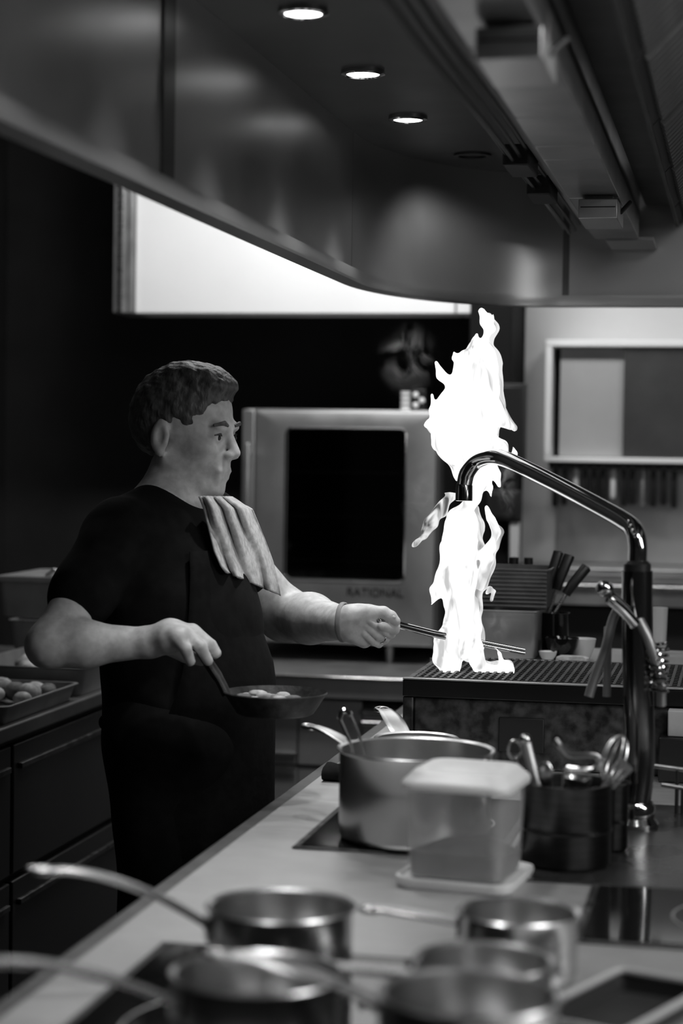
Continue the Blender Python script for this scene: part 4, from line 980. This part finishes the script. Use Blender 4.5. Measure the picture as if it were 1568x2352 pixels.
for nm, pr, mm in (('lower_flame', body_l, FLAME), ('upper_flame', body_u, FLAME), ('flame_wisp', wisp, WISP), ('flame_wisp', spark, WISP), ('flame_sheath', sheath_l, SHEATH), ('flame_sheath', sheath_u, SHEATH)):
    V, Q = sdf_mesh(pr, bounds_axes(pr, 0.0022, 0.01), fnoise)
    mesh_obj(nm, V, Q, mm, fl, 2)
# smoke around it
def smoke(label, prims, dens, scale):
    m = bpy.data.materials.new('smoke'); m.use_nodes = True; nt = m.node_tree; nt.nodes.clear()
    out = nt.nodes.new('ShaderNodeOutputMaterial'); vs_ = nt.nodes.new('ShaderNodeVolumeScatter')
    vs_.inputs['Color'].default_value = (0.9, 0.9, 0.9, 1); vs_.inputs['Anisotropy'].default_value = 0.2
    tc = nt.nodes.new('ShaderNodeTexCoord'); nz = nt.nodes.new('ShaderNodeTexNoise'); nz.inputs['Scale'].default_value = scale
    nz.inputs['Detail'].default_value = 5; nz.inputs['Distortion'].default_value = 1.5
    mr = nt.nodes.new('ShaderNodeMapRange'); mr.inputs['From Min'].default_value = 0.46; mr.inputs['From Max'].default_value = 0.72
    mr.inputs['To Min'].default_value = 0.0; mr.inputs['To Max'].default_value = dens
    nt.links.new(tc.outputs['Object'], nz.inputs['Vector']); nt.links.new(nz.outputs['Fac'], mr.inputs['Value'])
    ds = nt.nodes.new('ShaderNodeVectorMath'); ds.operation = 'DISTANCE'; ds.inputs[1].default_value = (0.5, 0.5, 0.5)
    fo = nt.nodes.new('ShaderNodeMapRange'); fo.inputs['From Min'].default_value = 0.42; fo.inputs['From Max'].default_value = 0.0; fo.interpolation_type = 'SMOOTHSTEP'
    mu = nt.nodes.new('ShaderNodeMath'); mu.operation = 'MULTIPLY'
    nt.links.new(tc.outputs['Generated'], ds.inputs[0]); nt.links.new(ds.outputs['Value'], fo.inputs['Value'])
    nt.links.new(mr.outputs['Result'], mu.inputs[0]); nt.links.new(fo.outputs['Result'], mu.inputs[1])
    nt.links.new(mu.outputs[0], vs_.inputs['Density']); nt.links.new(vs_.outputs[0], out.inputs['Volume'])
    V, Q = sdf_mesh(prims, bounds_axes(prims, 0.008, 0.02))
    o = mesh_obj('smoke', V, Q, m)
    tag(o, label, 'smoke', kind='stuff')
    return o
def puff(pts, k=30, d0=0.10): return chain(pts, k, d0=d0)
smoke('faint grey smoke drifting left of the flame top', puff([(1000, 800, 40), (930, 770, 55), (905, 840, 60), (960, 900, 45)]), 10.0, 17)
smoke('thin smoke haze in front of the oven door left of the flame', puff([(965, 1230, 45), (960, 1140, 50), (972, 1030, 40)], d0=0.14), 14.0, 30)
smoke('pale smoke curling beside the steel container right of the flame', puff([(1120, 1420, 26), (1150, 1450, 38), (1160, 1400, 26)], d0=0.06), 60.0, 34)
smoke('grey smoke behind the tap spout right of the flame', puff([(1150, 1200, 26), (1165, 1120, 30), (1160, 1020, 28)], d0=0.10), 45.0, 34)

# ================================================================== THE COOK
cook = thing('person', 'cook in dark shirt and apron tending a flaming grill, pan in one hand', 'person', Vector((-0.93, 3.26, 0)))
def V3(v): return np.array([v.x, v.y, v.z])
# --- head frame: looking right, turned a little to the camera
HS = 0.90; tw = math.radians(24); dn = math.radians(7)
fl_ = (CR * math.cos(tw) - Vector((CF.x, CF.y, 0)).normalized() * math.sin(tw)).normalized(); fl_.z = 0; fl_.normalize()
HF = (fl_ * math.cos(dn) - Vector((0, 0, 1)) * math.sin(dn)).normalized()
HSd = Vector((0, 0, 1)).cross(HF).normalized() * -1        # towards the camera
HU = HF.cross(HSd).normalized()
if HU.z < 0: HU = -HU
HC = P(428, 992, 3.40)
Rh = np.array([V3(HF), V3(HSd), V3(HU)])
def hd(a, s, u): return V3(HC + (HF * a + HSd * s + HU * u) * HS)
def he(a, s, u, r, k=0.012, sub=False): return ell(hd(a, s, u), np.array(r) * HS, Rh, k, sub)
def hc(p, q, r0, r1, k=0.01, sub=False): return cap(hd(*p), hd(*q), r0 * HS, r1 * HS, k, sub)
head = [he(-.012, 0, .036, (.100, .078, .088)), he(.026, 0, -.035, (.066, .062, .086), .02)]
for s in (-1, 1):
    head += [hc((-.004, s * .054, -.050), (.062, s * .020, -.102), .019, .019, .012), he(.060, s * .040, -.022, (.028, .022, .022), .015)]
head += [he(.074, 0, -.102, (.021, .022, .019), .012), hc((.084, -.032, .020), (.084, .032, .020), .011, .011, .012),
         hc((.089, 0, .012), (.110, 0, -.026), .0075, .0105, .008), he(.102, .011, -.032, (.011, .008, .008), .006), he(.102, -.011, -.032, (.011, .008, .008), .006),
         he(.080, 0, -.052, (.018, .026, .022), .010), he(.074, 0, -.086, (.018, .026, .020), .010), hc((.090, -.018, -.064), (.090, .018, -.064), .0075, .0075, .006), hc((.087, -.016, -.076), (.087, .016, -.076), .0078, .0078, .006),
         hc((.099, -.024, -.0695), (.099, .024, -.0695), .003, .003, .004, True)]
for s in (-1, 1):
    head += [he(.098, s * .033, .002, (.014, .017, .010), .010, True), he(.0775, s * .032, .000, (.0125, .0135, .0120), .004),
             he(-.012, s * .080, -.012, (.020, .008, .033), .006), he(-.008, s * .088, -.010, (.010, .006, .018), .004, True), he(-.008, s * .081, -.040, (.009, .007, .010), .005)]
# --- joints
J = dict(neck=P(408, 1085, 3.40), chest=P(372, 1195, 3.38), Rsh=P(275, 1235, 3.25), Rel=P(112, 1482, 3.10), Rwr=P(345, 1476, 3.11),
         Lsh=P(470, 1205, 3.50), Lel=P(652, 1412, 3.66), Lwr=P(790, 1432, 3.44), belly=P(420, 1450, 3.38), hip=P(425, 1640, 3.37))
J = {k: V3(v) for k, v in J.items()}
dX = V3(fl_); cF = V3(CF)
torso = [cap(J['neck'], J['chest'] + np.array([0.01, 0, .02]), .050, .056, .015),
         cap(J['Rsh'] + .03 * cF, J['Lsh'] - .02 * cF, .050, .050, .05), ell(J['chest'] + np.array([.0, 0, -.10]), (.090, .150, .15), None, .05),
         ell(J['belly'], (.125, .155, .16), None, .06), ell(J['hip'], (.125, .165, .13), None, .06)]
hipz = J['hip']
feet = []
legs = []
for s, fx in ((-1, -.03), (1, .05)):
    h0 = hipz + np.array([0, s * .085, -.05]); kn = np.array([hipz[0] + .03 + fx, hipz[1] + s * .10, .50]); an = np.array([hipz[0] - .02 + fx, hipz[1] + s * .11, .09])
    legs += [cap(h0, kn, .088, .058, .04), cap(kn, an, .058, .038, .03), cap(an + np.array([-.03, 0, -.055]), an + np.array([.15, s * .02, -.063]), .034, .025, .02)]
arms = [cap(J['Rsh'], J['Rel'], .046, .034, .03), cap(J['Rel'], J['Rwr'] * .35 + J['Rel'] * .65, .034, .035, .02), cap(J['Rwr'] * .35 + J['Rel'] * .65, J['Rwr'], .035, .0235, .02),
        cap(J['Lsh'], J['Lel'], .050, .046, .03), cap(J['Lel'], J['Lel'] * .55 + J['Lwr'] * .45, .048, .044, .02), cap(J['Lel'] * .55 + J['Lwr'] * .45, J['Lwr'], .044, .029, .02)]
# --- left hand: fist seen from the palm side, closed on the tongs
LD = 3.42
def lh(px, py, o): return V3(P(px, py, LD + o))
def fing(pts, rs, k=0.0025):
    return [cap(a, b2, r0, r1, k if i else 0.006) for i, (a, b2, r0, r1) in enumerate(zip(pts[:-1], pts[1:], rs[:-1], rs[1:]))]
hand_l = [cap(lh(790, 1431, .012), lh(828, 1428, .012), .0285, .030, .012), cap(lh(828, 1424, .014), lh(862, 1416, .018), .026, .018, .012), cap(lh(826, 1440, .016), lh(856, 1446, .020), .026, .016, .012),
          cap(lh(806, 1452, .002), lh(836, 1470, .008), .0175, .0145, .008), cap(lh(806, 1416, -.002), lh(846, 1410, -.006), .021, .016, .010)]
hand_l += fing([lh(846, 1410, -.006), lh(880, 1408, -.006), lh(897, 1417, -.008), lh(908, 1427, -.009)], [.0155, .0120, .0112, .0090])
hand_l += fing([lh(872, 1412, .024), lh(908, 1434, .014), lh(906, 1446, -.004), lh(876, 1438, -.016)], [.0105, .0092, .0090, .0080], .001)
hand_l += fing([lh(868, 1430, .026), lh(898, 1457, .012), lh(884, 1452, -.006), lh(848, 1427, -.015)], [.0098, .0080, .0075, .0064], .001)
hand_l += fing([lh(860, 1446, .026), lh(884, 1470, .012), lh(868, 1462, -.006), lh(837, 1436, -.013)], [.0092, .0076, .0070, .0060], .001)
hand_l += fing([lh(850, 1460, .022), lh(870, 1480, .010), lh(856, 1475, -.004), lh(834, 1455, -.010)], [.0084, .0068, .0063, .0054], .001)
# --- right hand: over the pan handle, fingers hanging down on the camera side
RD = 3.08
def rh(px, py, o): return V3(P(px, py, RD + o))
hand_r = [cap(rh(345, 1474, .022), rh(392, 1462, .016), .0245, .027, .012), cap(rh(392, 1462, .006), rh(414, 1462, -.006), .024, .017, .012), cap(rh(392, 1460, .024), rh(438, 1456, .028), .024, .016, .012)]
for pts in (((402, 1458, -.010), (426, 1490, -.018), (437, 1519, -.008)), ((424, 1453, .006), (459, 1484, -.004), (478, 1518, .004)), ((442, 1450, .022), (478, 1478, .014), (494, 1502, .018)), ((450, 1456, .036), (484, 1482, .032), (497, 1500, .032))):
    hand_r += fing([rh(*q) for q in pts], [.0118, .0098, .0082], .002)
hand_r += fing([rh(380, 1480, .040), rh(425, 1506, .046), rh(462, 1516, .036)], [.015, .0115, .0095], .002)
body = torso + arms + legs + head + hand_l + hand_r
def box_of(lst):
    lo = np.full(3, 1e9); hi = -lo
    for p in lst:
        for q, r in (((p['p0'], p['r0']), (p['p1'], p['r1'])) if p['t'] == 'c' else ((p['c'], p['r'].max()),)):
            lo = np.minimum(lo, q - r); hi = np.maximum(hi, q + r)
    return lo - .004, hi + .004
bl, br_, bh = box_of(hand_l), box_of(hand_r), box_of(head)
fine = [[(bl[0][i], bl[1][i], .0022), (br_[0][i], br_[1][i], .0028), (bh[0][i], bh[1][i], .0034)] for i in range(3)]
V, Q = sdf_mesh(body, bounds_axes(body, .0075, .02, fine))
mesh_obj('body', V, Q, SKIN, cook, 1)
# eyes, brows, nails, ring, bracelet
for s in (-1, 1):
    e_o = B().ball(Vector(hd(.0805, s * .032, -.001)), .0102 * HS, 16, 10).build('eye', EYEW, cook)
    B().ball(Vector(hd(.0872, s * .0325, -.0005)), .0055 * HS, 12, 8).build('iris', EYED, e_o)
    B().tube([Vector(hd(.0885, s * .022, .0035)), Vector(hd(.0915, s * .032, .0075)), Vector(hd(.0840, s * .043, .0040))], [.0012, .0019, .0012], 6).build('upper_lashes', EYED, e_o)
    B().tube([Vector(hd(.094, s * .014, .024)), Vector(hd(.096, s * .030, .029)), Vector(hd(.083, s * .050, .023))], [.003, .0042, .0022], 8).build('eyebrow', HAIR, cook)
nail = P(901, 1418, LD - .0175)
B().ball(nail, (.006, .002, .0035), 12, 8).build('nail', mat('nail', 0.62, 0.2), cook)
rc = lh(873, 1468, .000); rdir = Vector(lh(884, 1470, .012) - lh(868, 1462, -.006)).normalized()
o1 = rdir.orthogonal().normalized(); o2 = rdir.cross(o1)
B().tube([Vector(lh(876, 1466, .003)) + (o1 * math.cos(2 * math.pi * k / 24) + o2 * math.sin(2 * math.pi * k / 24)) * .0082 for k in range(24)], .0013, 8, closed=True).build('finger_ring', CHROME, cook)
wd = Vector(J['Lwr'] - J['Lel']).normalized(); wc_ = Vector(lh(788, 1429, .016)); o1 = wd.orthogonal().normalized(); o2 = wd.cross(o1)
bw = (CR * 0.95 + CF * -0.3).normalized(); o1 = bw.orthogonal().normalized(); o2 = bw.cross(o1)
B().tube([wc_ + (o1 * math.cos(2 * math.pi * k / 32) + o2 * math.sin(2 * math.pi * k / 32)) * .0335 for k in range(32)], .0048, 8, closed=True, flat=0.45, side=bw).build('bracelet', mat('wristband', 0.22, 0.6), cook)
# --- hair
hair = [he(-.014, 0, .040, (.103, .080, .089), .01), he(-.045, 0, .012, (.069, .076, .070), .02)]
hair += [he(.050, 0, .098, (.042, .052, .022), .02), he(.01, 0, .112, (.055, .055, .022), .02)]
hair += [he(.112, 0, -.008, (.078, .120, .086), .006, True), he(.03, 0, -.105, (.11, .12, .085), .012, True),
         he(.020, .090, -.035, (.050, .030, .060), .008, True), he(.020, -.090, -.035, (.050, .030, .060), .008, True)]
V, Q = sdf_mesh(hair, bounds_axes(hair, .0032, .02), lambda X, Y, Z: .0016 * np.sin(180 * X + 90 * Y + 60 * Z) * np.sin(150 * Y - 120 * Z) + .0010 * np.sin(420 * Y + 300 * X) * np.sin(380 * Z))
mesh_obj('hair', V, Q, HAIR, cook, 1)
# --- clothes: inflated shells that end at neck, upper arm and ankle
def inflate(lst, g):
    out = []
    for p in lst:
        q = dict(p)
        if q['t'] == 'c': q['r0'] += g; q['r1'] += g
        else: q['r'] = q['r'] + g
        out.append(q)
    return out
Rm, Lm = J['Rsh'] * .45 + J['Rel'] * .55, J['Lsh'] * .55 + J['Lel'] * .45
shirt = inflate(torso[1:], .012) + [cap(J['Rsh'], Rm, .060, .056, .03), cap(J['Lsh'], Lm, .060, .058, .03)]
V, Q = sdf_mesh(shirt, bounds_axes(shirt, .006, .02), lambda X, Y, Z: .002 * np.sin(40 * X + 25 * Z) * np.sin(30 * Y + 38 * Z))
mesh_obj('shirt', V, Q, CLOTHBLACK, cook, 1)
trousers = inflate([l for i, l in enumerate(legs) if i % 3 != 2], .014) + [ell(J['hip'] + np.array([0, 0, -.02]), (.138, .180, .13), None, .05)]
V, Q = sdf_mesh(trousers, bounds_axes(trousers, .008, .02), lambda X, Y, Z: .003 * np.sin(30 * Z + 20 * X))
mesh_obj('trousers', V, Q, CLOTHBLACK, cook, 1)
shoes = inflate([l for i, l in enumerate(legs) if i % 3 == 2], .009)
for q in (shoes[:1], shoes[1:]):
    V, Q = sdf_mesh(q, bounds_axes(q, .006, .02)); V[:, 2] = np.maximum(V[:, 2], 0.001); mesh_obj('shoe', V, Q, RUBBER, cook)
# apron: sheet wrapped round the front from chest to shin
ap = B(); rows = []
for i in range(29):
    t = i / 28; z = 1.27 - t * 0.92
    cxy = J['chest'] * (1 - t / .22) + J['belly'] * (t / .22) if t < .22 else J['belly'] * .5 + J['hip'] * .5
    ww = .10 + .10 * min(1, t * 3.0); reach = .118 + .038 * min(1, t / .22) + .010 * max(0, t - .4)
    row = []
    for k in range(25):
        a = (k / 24 - .5) * 2
        ph = a * (0.75 + .75 * min(1, t * 3))
        row.append(Vector((cxy[0] + reach * math.cos(ph) + .004 * math.sin(a * 14 + t * 3) * t, cxy[1] + (.185 + .0 * t) * math.sin(ph), z)))
    rows.append(row)
vsA = [p for r in rows for p in r]; fsA = [(i * 25 + k, i * 25 + k + 1, (i + 1) * 25 + k + 1, (i + 1) * 25 + k) for i in range(28) for k in range(24)]
ap.add(vsA, fsA).build('apron', APRON, cook, angle=80, solid=0.003)
B().tube([Vector((J['hip'][0] + .141 * math.cos(a), J['hip'][1] + .183 * math.sin(a), J['hip'][2] - .01)) for a in np.linspace(0, 2 * math.pi, 40)[:-1]], .006, 8, closed=True, flat=.3).build('apron_string', APRON, cook)
# pale cloth hanging over the far shoulder and upper arm, in folds
ctl = [((458, 1140), (532, 1142)), ((468, 1165), (580, 1170)), ((480, 1215), (606, 1232)), ((492, 1265), (626, 1290)), ((508, 1300), (640, 1345)), ((520, 1315), (645, 1368))]
tw_ = B(); NU, NV = 26, 44; vv = []
for i in range(NU):
    u = i / (NU - 1) * (len(ctl) - 1); a = int(min(u, len(ctl) - 2)); f = u - a
    l = Vector(ctl[a][0]) * (1 - f) + Vector(ctl[a + 1][0]) * f; r = Vector(ctl[a][1]) * (1 - f) + Vector(ctl[a + 1][1]) * f
    for k in range(NV):
        v = k / (NV - 1); q = l * (1 - v) + r * v
        fold = math.sin(v * 2 * math.pi * 3.4 + .6 * math.sin(i * .25)) * (.013 + .004 * math.sin(i * .3)) + .004 * math.sin(v * 31 + i * .2)
        d = 3.265 + .145 * v + .10 * (i / (NU - 1)) * (.1 + .9 * v) - .02 * math.sin(math.pi * v) + fold
        vv.append(P(q.x, q.y, d))
tw_.add(vv, [(i * NV + k, i * NV + k + 1, (i + 1) * NV + k + 1, (i + 1) * NV + k) for i in range(NU - 1) for k in range(NV - 1)]).build('shoulder_cloth', TOWEL, cook, angle=180, solid=.004)['label'] = 'pale folded cloth over the far shoulder and arm'

# ================================================================== WHAT THE COOK HOLDS
tn_ = thing('long_tongs', 'slim steel tongs held in the far hand, reaching into the flame', 'tongs', P(885, 1428, LD - .018))
h0, h1, h2 = P(872, 1424, LD - .016), P(995, 1456, LD + .045), P(1205, 1497, LD + .09)
for s in (-1, 1):
    off = CU * (.0028 * s)
    B().tube([h0 + off * .3, h0 + (h1 - h0) * .3 + off, h1 + off * 1.2, h2 + off * 1.1], [.0030, .0034, .0034, .0026], 8, flat=.6).build('arm', CHROME, tn_)
B().ball(h0, .0040, 10, 8).build('hinge', CHROME, tn_)
# frying pan
fc = P(632, 1612, 3.08)
fp = thing('frying_pan', 'black frying pan with food held low in the near hand', 'frying pan', fc + Vector((0, 0, -.022)))
FR = 0.082
tilt = Matrix.Rotation(math.radians(3), 4, 'Y')
fpb = B().lathe([(0.001, -.020), (FR * .66, -.020), (FR * .74, -.017), (FR * .97, .012), (FR, .015), (FR * .985, .0165), (FR * .95, .012), (FR * .72, -.0145), (0.001, -.017)], fc, 56, caps=True)
fpb.build('pan', IRON, fp, angle=50)
hs = P(472, 1512, 3.10); rim = fc + (Vector((hs.x, hs.y, 0)) - Vector((fc.x, fc.y, 0))).normalized() * FR * .96; rim.z = fc.z + .008
B().tube(smoothpath([rim, rim + (hs - rim) * .35 + Vector((0, 0, .004)), hs, hs + (hs - rim) * .55], 5), [.0075] * 6 + [.0085] * 10, 12, flat=1.3).build('handle', IRON, fp)
rg = random.Random(21)
for k in range(90):
    a = rg.random() * 6.283; rr = FR * .74 * math.sqrt(rg.random())
    if math.cos(a) * rr > .028: continue
    s_ = .004 + .005 * rg.random()
    B().ball((fc.x + rr * math.cos(a), fc.y + rr * math.sin(a), fc.z - .0135 + s_ * .8 + .016 * rg.random()), (s_ * (1 + rg.random()), s_, s_ * .7), 8, 6).build('food_piece', FOODPALE if rg.random() < .6 else FOODDARK, fp)
